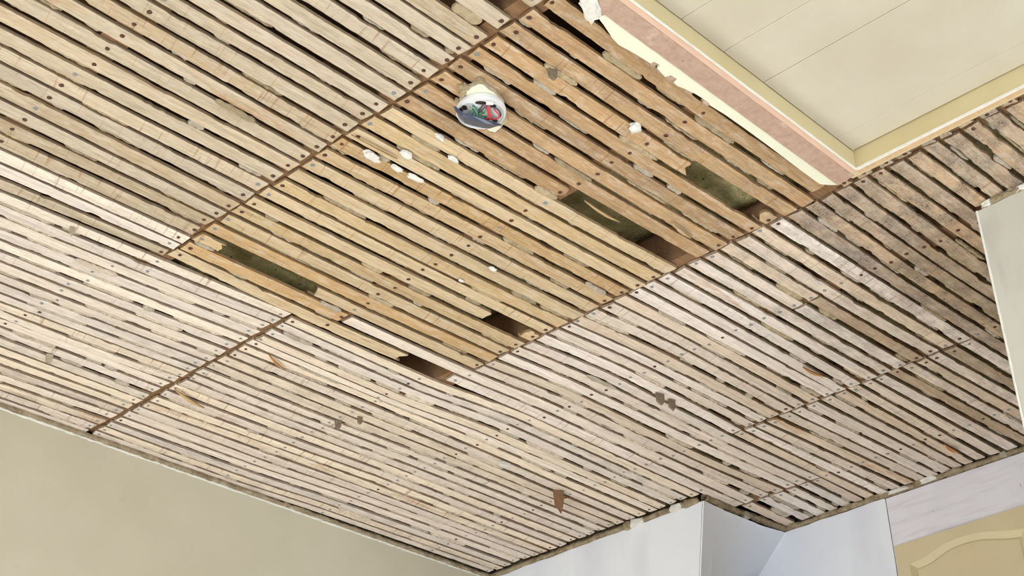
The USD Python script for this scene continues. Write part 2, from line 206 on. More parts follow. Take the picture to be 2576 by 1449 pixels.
# ---------------------------------------------------------------- measured positions
# rows of nails along the joists: (u, v) in units of the ceiling height above the eye
ROW = dict(
A=[(0.549,1.0012),(0.550,1.0259),(0.549,1.0516),(0.549,1.0799),(0.547,1.1046),(0.548,1.1366),(0.548,1.1611),(0.548,1.1859),(0.547,1.2114),(0.550,1.2374),(0.550,1.2652),(0.553,1.2923)],
A2=[(0.811,1.3774),(0.815,1.4028),(0.778,1.4265),(0.765,1.4509),(0.773,1.4709),(0.760,1.4963),(0.765,1.5191),(0.769,1.5421),(0.760,1.5646),(0.774,1.5857),(0.762,1.6028),(0.762,1.6261),(0.756,1.6427)],
J1L=[(0.803,0.7245),(0.804,0.7732),(0.799,0.8079),(0.803,0.8250),(0.802,0.8514),(0.801,0.8762),(0.800,0.9032),(0.799,0.9259),(0.797,0.9562),(0.799,0.9766),(0.803,1.0019),(0.804,1.0318),(0.801,1.0530),(0.803,1.0841),(0.806,1.1021),(0.807,1.1322),(0.801,1.1617),(0.801,1.1870),(0.800,1.2133),(0.802,1.2414),(0.803,1.2596),(0.806,1.2884),(0.803,1.3147),(0.802,1.3323),(0.800,1.3523)],
J1R=[(0.818,0.7148),(0.819,0.7467),(0.814,0.7704),(0.820,0.7979),(0.820,0.8219),(0.822,0.8484),(0.820,0.8738),(0.820,0.9020),(0.819,0.9278),(0.821,0.9560),(0.821,0.9826),(0.820,1.0098),(0.820,1.0351),(0.821,1.0628),(0.820,1.0879),(0.819,1.1151),(0.819,1.1386),(0.822,1.1654),(0.821,1.1908),(0.824,1.2160),(0.822,1.2423),(0.823,1.2681),(0.824,1.2949),(0.822,1.3227),(0.822,1.3458)],
MID=[(1.062,0.7424),(1.052,0.7689),(1.058,0.7952),(1.058,0.8215),(1.055,0.8462),(1.059,0.8729),(1.055,0.8991),(1.063,0.9243),(1.061,0.9523),(1.057,0.9789),(1.058,1.0037),(1.061,1.0290),(1.059,1.0539),(1.061,1.0838),(1.060,1.1092),(1.060,1.1383),(1.061,1.1608),(1.066,1.1872),(1.066,1.2167),(1.063,1.2423),(1.066,1.2669),(1.058,1.2959),(1.059,1.3181),(1.072,1.3203),(1.060,1.3504)],
J2L=[(1.280,0.7061),(1.280,0.7375),(1.278,0.7611),(1.283,0.7889),(1.280,0.8150),(1.278,0.8389),(1.280,0.8664),(1.283,0.8928),(1.278,0.9437),(1.280,0.9714),(1.281,0.9959),(1.284,1.0243),(1.281,1.0498),(1.282,1.0751),(1.280,1.1038),(1.285,1.1291),(1.279,1.1569),(1.288,1.1795),(1.285,1.2114),(1.280,1.2411),(1.282,1.2590),(1.277,1.2928)],
J2R=[(1.294,0.4733),(1.287,0.5010),(1.294,0.5239),(1.291,0.5507),(1.290,0.5751),(1.291,0.5968),(1.293,0.6205),(1.291,0.6459),(1.291,0.6664),(1.295,0.6913),(1.291,0.7144),(1.289,0.7347),(1.292,0.7583),(1.293,0.7879),(1.294,0.8120),(1.294,0.8371),(1.291,0.8607),(1.293,0.8851),(1.295,0.9123),(1.294,0.9358),(1.295,0.9584),(1.295,0.9840),(1.293,1.0082),(1.293,1.0335),(1.294,1.0541),(1.298,1.0835),(1.299,1.1072),(1.300,1.1287),(1.301,1.1521),(1.301,1.1747),(1.300,1.2009),(1.299,1.2206),(1.298,1.2478),(1.299,1.2715),(1.299,1.2933),(1.291,1.3422)],
R15=[(1.473,0.6387),(1.477,0.6662),(1.476,0.6917),(1.473,0.7105),(1.475,0.7358),(1.470,0.7578),(1.470,0.7817),(1.466,0.8086),(1.467,0.8356),(1.469,0.8542),(1.467,0.8831),(1.468,0.9059),(1.467,0.9535),(1.470,0.9784),(1.467,1.0026),(1.467,1.0266),(1.469,1.0468),(1.464,1.0690),(1.465,1.0971),(1.457,1.1172),(1.448,1.1384),(1.459,1.1625),(1.452,1.1865),(1.460,1.2112),(1.461,1.2379),(1.470,1.2585),(1.459,1.2816),(1.469,1.3081),(1.469,1.3348),(1.462,1.3559),(1.463,1.3788),(1.462,1.3998),(1.459,1.4255),(1.461,1.4466),(1.452,1.4672),(1.459,1.4932),(1.460,1.5164),(1.459,1.5414),(1.457,1.5625),(1.459,1.5857),(1.457,1.6083),(1.459,1.6310),(1.460,1.6518),(1.449,1.6733),(1.454,1.7000),(1.454,1.7219),(1.451,1.7467),(1.453,1.7688),(1.451,1.7928),(1.440,1.8141),(1.443,1.8347)],
R13B=[(1.258,1.3740),(1.261,1.3950),(1.300,1.4149),(1.281,1.4386),(1.286,1.4596),(1.260,1.4643),(1.250,1.4962),(1.246,1.5200),(1.242,1.5452),(1.243,1.5694),(1.239,1.5901),(1.237,1.6122),(1.243,1.6347),(1.237,1.6581),(1.239,1.6823),(1.232,1.6991),(1.245,1.7299),(1.248,1.7570),(1.248,1.7771),(1.249,1.8004)],
J4L=[(1.002,1.3672),(1.006,1.3868),(1.004,1.4086),(1.003,1.4357),(0.999,1.4603),(0.992,1.4801),(1.003,1.5098),(1.002,1.5312),(0.995,1.5536),(0.995,1.5767),(0.997,1.5946),(1.000,1.6129),(0.999,1.6404),(0.998,1.6621),(0.995,1.6886),(0.995,1.7087),(0.993,1.7302),(0.995,1.7531),(0.997,1.7716),(0.992,1.8030),(0.992,1.8229),(0.985,1.8434)],
J4R=[(1.059,1.3752),(1.065,1.3927),(1.060,1.4199),(1.051,1.4395),(1.023,1.4559),(1.021,1.4770),(1.028,1.5193),(1.020,1.5484),(1.020,1.5719),(1.019,1.5920),(1.023,1.6136),(1.020,1.6384),(1.022,1.6592),(1.021,1.6862),(1.019,1.7086),(1.017,1.7294),(1.018,1.7551),(1.021,1.7800),(1.017,1.7978),(1.016,1.8189)],
J3L=[(1.705,0.7752),(1.709,0.7994),(1.710,0.8224),(1.707,0.8482),(1.703,0.9002),(1.704,0.9231),(1.704,0.9517),(1.702,0.9760),(1.704,0.9949),(1.704,1.0222),(1.708,1.0454),(1.705,1.0685),(1.694,1.0922),(1.699,1.1133),(1.702,1.1364),(1.707,1.1647)],
J3T=[(1.723,0.7504),(1.727,0.7278)],
J3R=[(1.728,0.7742),(1.727,0.7997),(1.729,0.8246),(1.730,0.8454),(1.732,0.8653),(1.732,0.8899),(1.732,0.9130),(1.730,0.9349),(1.727,0.9577),(1.727,0.9806),(1.725,1.0022),(1.729,1.0299),(1.729,1.0551),(1.725,1.0771),(1.726,1.1021),(1.731,1.1244),(1.726,1.1432),(1.727,1.1641),(1.717,1.1880)],
R19=[(1.948,0.8327),(1.955,0.8580),(1.951,0.8760),(1.946,0.9026),(1.946,0.9293),(1.954,0.9544),(1.953,0.9768),(1.964,0.9959),(1.950,1.0189),(1.920,1.0186),(1.950,1.0442),(1.953,1.0663),(1.943,1.0877),(1.955,1.1133),(1.954,1.1363),(1.956,1.1593),(1.931,1.1796),(1.936,1.2044),(1.934,1.2470),(1.938,1.2765),(1.962,1.2042),(1.956,1.2315),(1.966,1.2528),(1.962,1.3215)],
R178=[(1.711,1.2340),(1.710,1.2604),(1.708,1.2824),(1.711,1.3077),(1.717,1.3345),(1.708,1.3569),(1.719,1.3795),(1.722,1.4028),(1.722,1.4254),(1.716,1.4447),(1.719,1.4722),(1.714,1.4941),(1.713,1.5198),(1.711,1.5406),(1.716,1.5605),(1.713,1.5861),(1.703,1.6042),(1.708,1.6321),(1.707,1.6542),(1.701,1.6770),(1.701,1.7008),(1.700,1.7220),(1.697,1.7418),(1.696,1.7678),(1.701,1.7910),(1.698,1.8141),(1.692,1.8330)],
W186=[(1.862,1.5389),(1.867,1.5636),(1.862,1.5846),(1.856,1.6101),(1.855,1.6304),(1.859,1.6516),(1.858,1.6790),(1.857,1.7224),(1.853,1.7439),(1.858,1.7926),(1.850,1.8145)],
E=[(0.576,1.3381),(0.591,1.3635),(0.603,1.3849),(0.616,1.4084),(0.629,1.4321),(0.643,1.4564),(0.655,1.4774),(0.667,1.4981),(0.679,1.5205),(0.693,1.5442),(0.705,1.5661),(0.717,1.5877),(0.727,1.6050),(0.737,1.6221),(0.749,1.6442),(0.762,1.6658),(0.774,1.6878),(0.788,1.7118),(0.800,1.7343),(0.813,1.7568),(0.827,1.7808),(0.840,1.8037),(0.852,1.8249),(0.863,1.8448)],
)
WIRES = [
('green','green and yellow earth wire',[(1.2965,1.3097,2.9798),(1.3057,1.3119,2.9798),(1.3139,1.3193,2.9798),(1.3142,1.3247,2.9798),(1.3094,1.3238,2.9798),(1.3064,1.3189,2.9798),(1.2972,1.3167,2.9798)]),
('green','green and yellow earth wire',[(1.3153,1.3117,2.9798),(1.3201,1.3070,2.9798),(1.3164,1.3012,2.9798),(1.3110,1.2940,2.9798)]),
('green','green and yellow earth wire',[(1.3155,1.3178,2.9798),(1.3250,1.3170,2.9798),(1.3300,1.3148,2.9798)]),
('red','red wire',[(1.3062,1.2931,2.9798),(1.3211,1.3009,2.9798),(1.3280,1.3068,2.9798),(1.3301,1.3161,2.9798),(1.3232,1.3215,2.9798)]),
('red','red wire',[(1.3136,1.2895,2.9798),(1.3200,1.2977,2.9798),(1.3304,1.3045,2.9798),(1.3348,1.3115,2.9798),(1.3320,1.3180,2.9798)]),
('red','red wire',[(1.3245,1.2915,2.9798),(1.3341,1.2916,2.9798),(1.3418,1.2970,2.9798),(1.3409,1.3041,2.9798),(1.3371,1.3130,2.9798)]),
('black','black wire',[(1.3103,1.2891,2.9798),(1.3100,1.3041,2.9798),(1.3146,1.3158,2.9798)]),
('black','black wire',[(1.3050,1.2943,2.9798),(1.3059,1.3032,2.9798),(1.3109,1.3109,2.9798)]),
('black','black wire',[(1.3190,1.2917,2.9798),(1.3279,1.2864,2.9798),(1.3390,1.2903,2.9798),(1.3445,1.3006,2.9798),(1.3389,1.3147,2.9798)]),
]
SLOTS = [(1.2919,1.3235,2.9835),(1.3010,1.2973,2.9835),(1.3209,1.2888,2.9835),(1.3501,1.3132,2.9835),(1.2912,1.3314,2.9835)]
TERMINAL, BOSS = (1.2923,1.3136,2.9820), (1.3092,1.2851,2.9820)
FLAP = [[(1.2674,1.3239,2.9715),(1.2708,1.3220,2.9715),(1.2876,1.3250,2.9715),(1.3040,1.3201,2.9715),(1.3269,1.3118,2.9715),(1.3438,1.3080,2.9715),(1.3530,1.3019,2.9715)],[(1.2690,1.3229,2.9670),(1.2788,1.3258,2.9670),(1.2911,1.3277,2.9670),(1.3083,1.3236,2.9670),(1.3293,1.3143,2.9670),(1.3417,1.3078,2.9670),(1.3488,1.3015,2.9670)],[(1.2832,1.3358,2.9775),(1.2996,1.3437,2.9775),(1.3145,1.3462,2.9775),(1.3293,1.3431,2.9775),(1.3436,1.3348,2.9775),(1.3532,1.3299,2.9775),(1.3543,1.3229,2.9775)]]
COLLAR = [(1.2643,1.3011,2.9933),(1.2677,1.2964,2.9933),(1.2718,1.2882,2.9933),(1.2741,1.2710,2.9933),(1.2788,1.2704,2.9933),(1.2955,1.2730,2.9933),(1.3061,1.2722,2.9933),(1.3172,1.2751,2.9933),(1.3385,1.2820,2.9933),(1.3606,1.3000,2.9933),(1.3739,1.3085,2.9933),(1.3767,1.3248,2.9933),(1.3793,1.3428,2.9933),(1.3693,1.3467,2.9933),(1.3492,1.3402,2.9933),(1.3259,1.3487,2.9933),(1.2979,1.3475,2.9933),(1.2835,1.3307,2.9933),(1.2789,1.3142,2.9933),(1.2748,1.3073,2.9933)]
SLOT_CENTRE = [(1.3187,1.3142,2.9828)]
WHITE_LUMPS = [(1.2813,1.5357,2.9955),(1.3343,1.5321,2.9955),(1.3754,1.5301,2.9955),(1.3187,1.4911,2.9955),(1.3837,1.4458,2.9955),(1.3269,1.4178,2.9955),(1.5374,1.1764,2.9955),(2.3065,2.2282,2.9955),(1.6754,1.6414,2.9955),(1.6611,1.7123,2.9955)]
HANGING = [(2.5172,2.2495,2.9880),(2.2994,1.7490,2.9880),(2.3403,1.7488,2.9880),(1.8795,2.3318,2.9880),(1.9016,2.2831,2.9880),(1.3373,1.1756,2.9880),(1.2613,2.5104,2.9880),(1.0434,2.0721,2.9880)]
SLIVERS = [[(1.5278,2.4520,2.9947),(1.6242,2.4800,2.9947)],[(1.5776,2.1933,2.9947),(1.6403,2.2203,2.9947)],[(2.4184,1.4561,2.9947),(2.4881,1.4452,2.9947)],[(2.9702,1.4406,2.9947),(3.0374,1.4417,2.9947)],[(1.7942,1.3072,2.9947),(1.8605,1.3142,2.9947)],[(1.6312,1.3718,2.9947),(1.7278,1.3722,2.9947)],[(1.2192,1.5150,2.9947),(1.3166,1.5104,2.9947)],[(2.5340,2.2781,2.9947),(2.5569,2.2495,2.9947)]]

# ---------------------------------------------------------------- the setting: floor, walls, windows
TOP = ZC - 0.015                      # the walls' plaster stopped at the old ceiling plaster, 15 mm under the laths
WALLTOP = ZC + 0.42
def ragged(a, b, z, seed, amp=0.0035, step=0.012):
    s = np.arange(a, b, step if b > a else -step); s = np.r_[s, b]
    return [(float(t), float(z + amp * q)) for t, q in zip(s, n1(s * 30, seed))]
fl = thing('floor', kind='structure', label='light wooden board floor')
for i in range(24):
    y = Y0 + 0.22 * i
    obj(fl, 'floorboard', box(X0, X1 + 0.3, y + 0.001, min(y + 0.219, YL + 0.2), -0.03, 0.0), M_FLOOR)

w = thing('wall_left', kind='structure', label='cream painted plaster wall below the lath ceiling')
obj(w, 'plaster', prism([(X0, 0)] + [(X1 + 0.2, 0)] + ragged(X1 + 0.2, X0, TOP, 3, 0.0045), 'y', YL, YL + 0.024), M_CREAMWALL)
obj(w, 'masonry', box(X0, X1 + 0.2, YL + 0.024, YL + 0.2, 0, WALLTOP), M_RUBBLE)
def edge_strip(parent, name, pts, seed, mat, r=0.008, step=0.02, lab=None):
    """A crumbling edge of broken plaster following the polyline pts."""
    pts = np.array(pts, float); seg = np.linalg.norm(np.diff(pts, axis=0), axis=1); t = np.r_[0, np.cumsum(seg)]
    s = np.arange(0, t[-1], step * 0.4); c = np.c_[[np.interp(s, t, pts[:, k]) for k in range(3)]].T
    T = np.gradient(c, axis=0); T /= np.linalg.norm(T, axis=1)[:, None]; side = np.cross(T, [0, 0, 1.0]); side /= np.linalg.norm(side, axis=1)[:, None]
    k = 8; ang = np.arange(k) / k * 2 * math.pi; m = len(c)
    rr = r * (1 + 0.55 * (meshkit.fbm(np.repeat(c, k, 0).reshape(m, k, 3) * 90 + np.stack([np.cos(ang), np.sin(ang), ang * 0], -1)[None] * 1.5, 3, seed) * 2 - 1))
    v = c[:, None] + rr[..., None] * (np.cos(ang)[None, :, None] * side[:, None] + np.sin(ang)[None, :, None] * np.array([0, 0, 1.0]))
    f = []
    for i in range(m - 1):
        for j in range(k):
            p, q = i * k + j, i * k + (j + 1) % k; f += [[p, q, q + k], [p, q + k, p + k]]
    t_ = trimesh.Trimesh(v.reshape(-1, 3), np.array(f), process=False)
    if t_.volume < 0: t_.invert()
    return obj(parent, name, t_, mat, label=lab)
edge_strip(w, 'broken_plaster_edge', [(0.9, YL + 0.0065, ZC - 0.0075), (2.83, YL + 0.0065, ZC - 0.0075)], 21, M_RUBBLE, 0.0088, lab='crumbling brown edge of broken plaster')
edge_strip(w, 'chipped_paint_edge', [(0.9, YL + 0.003, TOP - 0.001), (2.83, YL + 0.003, TOP - 0.001)], 25, M_PAINTEDGE, 0.0042)

# chimney breast in the corner, its side leaning and filleted into the back wall
XCF = 1.866 * H
cb = thing('wall_chimney', kind='structure', label='white painted chimney breast in the corner, sharp plaster edge towards the room')
A = [(XCF, 2.0168, TOP), (XCF, 2.047, 2.795), (XCF, 2.062, 2.62), (XCF, 2.062, 0.0)]
B = [(X1, 1.9968, TOP), (X1, 2.0955, 2.892), (X1, 2.10, 2.84), (X1, 2.10, 0.0)]
front = [(y + 0.006, z) for _, y, z in A[::-1]] + ragged(2.0228, YL, TOP, 8, 0.003) + [(YL, 0.0)]
obj(cb, 'front_face', prism(front, 'x', XCF, XCF + 0.05), M_WHITEWALL)
zs = np.r_[np.linspace(0, 0.05, 12), np.linspace(0.06, 0.09, 5), np.linspace(0.13, 1, 23)]; la = np.array([np.interp(zs, [0, .05, .09, 1], [p[k] for p in A]) for k in range(3)]).T; lb = np.array([np.interp(zs, [0, .05, .09, 1], [p[k] for p in B]) for k in range(3)]).T
cols = 26; v = np.array([[a + (b - a) * t for t in np.linspace(0, 1, cols)] for a, b in zip(la, lb)])
v[0, :, 2] += 0.003 * n1(np.linspace(0, 1, cols) * 12, 91); v[0, :, 2] -= 0.004 * np.sin(np.linspace(0, math.pi, cols)) * 2
v[:, 1:-1, 1] += 0.0012 * (meshkit.noise(v[:, 1:-1] * 18, 4) - 0.5)
gi = np.arange(40 * cols).reshape(40, cols); q = np.stack([gi[:-1, :-1], gi[1:, :-1], gi[1:, 1:], gi[:-1, 1:]], -1).reshape(-1, 4)
side_front = trimesh.Trimesh(*[np.array(x) for x in (v.reshape(-1, 3), np.vstack([q[:, [0, 1, 2]], q[:, [0, 2, 3]]]))], process=False)
back_v = v.reshape(-1, 3) + [0, 0.0045, 0]; nn = len(back_v)
rim = []
for line in (gi[0], gi[:, -1], gi[-1][::-1], gi[::-1, 0]):
    for a_, b_ in zip(line[:-1], line[1:]): rim += [[a_, b_, b_ + nn], [a_, b_ + nn, a_ + nn]]
side = trimesh.Trimesh(np.vstack([v.reshape(-1, 3), back_v]), np.vstack([side_front.faces, side_front.faces[:, ::-1] + nn, rim]), process=False); side.fix_normals()
obj(cb, 'side_face', side, M_WHITEWALL, smooth=40)
obj(cb, 'masonry', box(XCF + 0.05, X1 + 0.2, 2.14, YL, 0, WALLTOP), M_RUBBLE)
obj(cb, 'masonry', box(XCF + 0.022, XCF + 0.05, 2.06, YL, TOP - 0.05, WALLTOP), M_RUBBLE)
edge_strip(cb, 'broken_plaster_edge', [(XCF + 0.003, YL, ZC - 0.007), (XCF + 0.003, 2.035, ZC - 0.007)], 31, M_RUBBLE, 0.0078, lab='crumbling brown edge of broken plaster')
edge_strip(cb, 'broken_plaster_edge', [(XCF + 0.004, 2.020, ZC - 0.005), (2.96, 2.013, ZC - 0.005), (X1, 1.999, ZC - 0.005)], 33, M_RUBBLE, 0.0095)
for x, y, s, mt in [(XCF + 0.004, 2.06, (0.022, 0.05, 0.022), M_RUBBLE), (XCF + 0.002, 2.105, (0.022, 0.042, 0.024), M_WHITEPL), (XCF, 2.14, (0.02, 0.03, 0.014), M_RUBBLE), (2.86, 2.024, (0.05, 0.022, 0.02), M_RUBBLE), (2.92, 2.022, (0.045, 0.02, 0.02), M_RUBBLE), (2.965, 2.012, (0.022, 0.022, 0.026), M_NIB),
                    (XCF + 0.004, 2.235, (0.03, 0.05, 0.022), M_WHITEPL), (XCF + 0.002, 2.262, (0.03, 0.028, 0.024), M_RUBBLE)]:
    obj(cb, 'plaster_chunk', blob((x, y, ZC - 0.009), s, int(x * 1e3) % 97, 0.35), mt, tint=lin(214, 206, 190))

# back wall beside the chimney breast and the built-in cupboard let into it
bw = thing('wall_back', kind='structure', label='white plaster wall between the chimney breast and the cupboard')
obj(bw, 'plaster', prism([(1.6966, 0.0), (2.12, 0.0)] + ragged(2.12, 1.698, TOP, 12, 0.003) + [(1.6966 + 0.0012 * q, float(z)) for z, q in zip(np.linspace(TOP - 0.004, 2.6, 60), n1(np.linspace(0, 24, 60), 19))], 'x', X1, X1 + 0.03), M_WHITEWALL)
obj(bw, 'masonry', box(X1 + 0.03, X1 + 0.25, Y0, YL, 0, WALLTOP), M_RUBBLE)
edge_strip(bw, 'broken_plaster_edge', [(X1 + 0.004, 2.0, ZC - 0.006), (X1 + 0.006, 1.7, ZC - 0.006), (X1 + 0.010, 0.9, ZC - 0.006)], 41, M_RUBBLE, 0.0076, lab='crumbling brown edge of broken plaster')
for y, s, mt in [(1.655, (0.022, 0.062, 0.015), M_WHITEPL), (1.575, (0.022, 0.054, 0.016), M_WHITEPL), (1.60, (0.02, 0.03, 0.02), M_RUBBLE), (1.73, (0.024, 0.05, 0.02), M_RUBBLE), (1.79, (0.02, 0.04, 0.018), M_RUBBLE), (1.50, (0.022, 0.05, 0.016), M_RUBBLE), (1.37, (0.02, 0.018, 0.018), M_NIB), (1.26, (0.024, 0.07, 0.018), M_RUBBLE), (1.86, (0.02, 0.05, 0.016), M_RUBBLE), (1.965, (0.024, 0.03, 0.02), M_RUBBLE)]:
    obj(bw, 'plaster_chunk', blob((X1 + 0.004, y, ZC - 0.0055), (s[0], s[1], s[2] * 0.8), int(y * 1e3) % 89, 0.3), mt, tint=lin(206, 196, 178))

cup = thing('alcove_cupboard', label='built-in cupboard with whitewashed header board above cream arched panel doors', category='cupboard')
obj(cup, 'header_board', prism([(1.6950, 2.857), (0.3, 2.857)] + ragged(0.3, 1.6950, TOP - 0.0012, 14, 0.0010), 'x', X1 + 0.002, X1 + 0.027), M_LILAC, label='whitewashed header board with red scratches')
obj(cup, 'side_stile', box(X1 + 0.002, X1 + 0.027, 1.6925, 1.6951, 0.05, 2.856), M_LILAC, label='narrow whitewashed side strip')
DOORP = [(1.6582, 2.8011), (1.6203, 2.8055), (1.5894, 2.8147), (1.5556, 2.8240), (1.5126, 2.8274), (1.4711, 2.8250), (1.4317, 2.8165), (1.3885, 2.8066), (1.3577, 2.8020)]
def arch(inset, drop):
    ys = np.linspace(1.6582, 1.3577, 41); P = PchipInterpolator([p[0] for p in DOORP[::-1]], [p[1] for p in DOORP[::-1]])
    ys2 = np.linspace(1.6582 - inset, 1.3577 + inset, 41)
    return [(float(y2), float(P(y) - drop)) for y, y2 in zip(ys, ys2)]
for i in range(3):
    y1 = 1.6917 - 0.372 * i; y0 = y1 - 0.368; sh = -0.372 * i
    outer, inner, lip, field = [[(y + sh, z) for y, z in arch(*a)] for a in ((0, 0), (0.0118, 0.0105), (0.0142, 0.0132), (0.019, 0.0175))]
    zb = 1.2
    def loop(o, dz=0.0): return o + [(o[-1][0], zb + dz), (o[0][0], zb + dz)]
    pl = Polygon([(y0, 0.1), (y1, 0.1), (y1, 2.8555), (y0, 2.8555)], [loop(outer)])
    em = trimesh.creation.extrude_polygon(pl, 0.022, engine='earcut'); ev = em.vertices
    body = trimesh.Trimesh(np.c_[ev[:, 2] + X1 - 0.002, ev[:, 0], ev[:, 1]], em.faces, process=False)
    if body.volume < 0: body.invert()
    d = obj(cup, 'door', body, M_DOOR, label='cream cupboard door with arched panel')
    def ring(o, n_, xo, xn):
        k = len(o); v = np.array([(xo, y, z) for y, z in o] + [(xn, y, z) for y, z in n_]); f = []
        for a in range(k): b = (a + 1) % k; f += [[a, b, b + k], [a, b + k, a + k]]
        m = trimesh.Trimesh(v, np.array(f), process=False)
        if m.face_normals[:, 0].mean() > 0: m.invert()
        return m
    xs = X1 - 0.002
    obj(d, 'panel_moulding', cat([ring(loop(outer), loop(inner, 0.01), xs, xs + 0.0085), ring(loop(inner, 0.01), loop(lip, 0.013), xs + 0.0085, xs + 0.0105), ring(loop(lip, 0.013), loop(field, 0.018), xs + 0.0105, xs + 0.0070)]), M_DOOR, smooth=25)
    obj(d, 'panel', prism(loop(field, 0.018), 'x', xs + 0.0070, xs + 0.016), M_DOOR)

# pier on the right: a narrow stretch of wall standing in front of the laths
XP, YP = 1.443 * 0.99 * H, 0.8975
pr = thing('wall_pier', kind='structure', label='grey-white plastered pier cutting across the laths at the right edge')
obj(pr, 'plaster', prism([(Y0, 0), (YP - 0.003, 0), (YP, 2.3)] + [(YP - 0.003 + 0.0016 * q, z) for z, q in zip(np.linspace(2.4, TOP - 0.004, 26), n1(np.linspace(0, 9, 26), 17))] + [(YP - 0.001, TOP)] + ragged(YP - 0.012, Y0, TOP, 15, 0.003), 'x', XP, XP + 0.11), M_GREYWALL)
obj(pr, 'paint_bead', tube([(XP - 0.0004, YP - 0.001 + 0.0012 * q, z) for z, q in zip(np.linspace(1.9, TOP, 30), n1(np.linspace(0, 12, 30), 18))], 0.0022, 6), M_PAINTEDGE)
obj(pr, 'masonry', box(XP + 0.02, XP + 0.10, Y0, YP - 0.03, TOP - 0.04, WALLTOP), M_RUBBLE)
edge_strip(pr, 'broken_plaster_edge', [(XP + 0.007, YP - 0.012, ZC - 0.007), (XP + 0.007, 0.2, ZC - 0.007)], 51, M_RUBBLE, 0.0095)
for y, s, mt in [(0.878, (0.014, 0.022, 0.014), M_WHITEPL), (0.835, (0.02, 0.03, 0.016), M_RUBBLE), (0.80, (0.018, 0.04, 0.015), M_WHITEPL), (0.76, (0.022, 0.04, 0.02), M_RUBBLE)]:
    obj(pr, 'plaster_chunk', blob((XP + 0.004, y, ZC - 0.008), s, int(y * 1e3) % 83, 0.35), mt)

def wall_with_window(name, along, plane, a0, a1, w0, w1, label):
    r = thing(name, kind='structure', label=label)
    lo, hi = (plane - 0.1, plane)
    for s0, s1, z0, z1 in ((a0, w0, 0, WALLTOP), (w1, a1, 0, WALLTOP), (w0, w1, 0, 0.4), (w0, w1, 2.4, WALLTOP)):
        obj(r, 'plaster', box(lo, hi, s0, s1, z0, z1) if along == 'y' else box(s0, s1, lo, hi, z0, z1), M_CREAMWALL)
    return r
wall_with_window('wall_front', 'y', X0, Y0, YL + 0.2, -0.9, 1.6, 'cream wall with a window behind the photographer')
wall_with_window('wall_right', 'x', Y0, X0, X1 + 0.25, 0.3, 2.05, 'cream wall with a window on the right')
for k, (along, plane, a, b) in enumerate((('y', X0, -0.9, 1.6), ('x', Y0, 0.3, 2.05)), 1):  # unseen windows, placed and sized to steer sunlight onto the floor
    wn = thing(f'window_{k}', kind='structure', label='unseen white window frame with two panes, placed to let sunlight in')
    for s0, s1, z0, z1 in ((a, a + 0.05, 0.4, 2.4), (b - 0.05, b, 0.4, 2.4), (a + 0.05, b - 0.05, 0.4, 0.45), (a + 0.05, b - 0.05, 2.35, 2.4), ((a + b) / 2 - 0.02, (a + b) / 2 + 0.02, 0.45, 2.35)):
        obj(wn, 'frame_bar', box(plane - 0.08, plane - 0.03, s0, s1, z0, z1) if along == 'y' else box(s0, s1, plane - 0.08, plane - 0.03, z0, z1), M_PLASTIC)
    for s0, s1 in ((a + 0.05, (a + b) / 2 - 0.02), ((a + b) / 2 + 0.02, b - 0.05)):
        obj(wn, 'pane', box(plane - 0.058, plane - 0.052, s0, s1, 0.45, 2.35) if along == 'y' else box(s0, s1, plane - 0.058, plane - 0.052, 0.45, 2.35), M_GLASS)

# ---------------------------------------------------------------- the ceiling: laths with their nails, joists, wool, plaster keys
ceil_ = thing('ceiling', kind='structure', label='old lath ceiling stripped of its plaster, bare nailed strips with dark gaps')
def smooth_row(vs, k=0.4):
    vs = np.array(vs, float); o = vs.copy()
    o[1:-1] = (1 - k) * vs[1:-1] + k * 0.5 * (vs[:-2] + vs[2:]); return o
def V(name, a=None, b=None): return [p[1] for p in ROW[name][a:b]]
def U_(name, a=None, b=None): return [p[0] for p in ROW[name][a:b]]
J1L, J1R, MID, J2L, J2R, R15 = (V(k) for k in ('J1L', 'J1R', 'MID', 'J2L', 'J2R', 'R15'))
R15.insert(12, 0.9305)                 # the nail that has dropped out
J3L = V('J3L'); J3L.insert(4, 0.875)
R178 = [1.1880, 1.2105] + V('R178')
LATHS = []                             # (points [(u, v)], u0, u1, family, end kinds, nail u list)
def group(cols, u0, u1, fam, ends='ss', nails=None):
    """cols: list of (u, [v of every lath]); one lath per index. None = no reading there."""
    n = len(cols[0][1]); rows = []
    for u, vs in cols: rows.append((u, smooth_row(vs)))
    ids = []
    for i in range(n):
        pts = [(u, float(vs[i])) for u, vs in rows]
        LATHS.append(dict(pts=pts, u0=u0 if np.isscalar(u0) else u0[i], u1=u1 if np.isscalar(u1) else u1[i], fam=fam, ends=ends, nails=list(nails or [u for u, _ in cols]), row=(rows, i)))
        ids.append(len(LATHS) - 1)
    return ids
# left of the first joint
A_ = [v - 0.001 for v in J1L[:10]] + V('A') + [1.3165, 1.3400, 1.3655]
g1 = group([(0.549, A_), (0.801, J1L)], 0.30, 0.8085, 'tan')
# between the first and second joints
jr = J1R; md = [0.7160] + [0.7424] + V('MID', 1, 23) + [1.3504]
md = [0.7165, 0.7424, 0.7689, 0.7952, 0.8215, 0.8462, 0.8729, 0.8991, 0.9243, 0.9523, 0.9789, 1.0037, 1.0290, 1.0539, 1.0838, 1.1092, 1.1383, 1.1608, 1.1872, 1.2167, 1.2423, 1.2669, 1.2959, 1.3181, 1.3504]
jl = [0.7110, 0.7375, 0.7611, 0.7889, 0.8150, 0.8389, 0.8664, 0.8928, 0.9180, 0.9437, 0.9714, 0.9959, 1.0243, 1.0498, 1.0751, 1.1038, 1.1291, 1.1569, 1.1795, 1.2114, 1.2411, 1.2590, 1.2928, 1.3145, 1.3430]
g2 = group([(0.820, jr), (1.060, md), (1.281, jl)], 0.8125, 1.2855, 'honey')
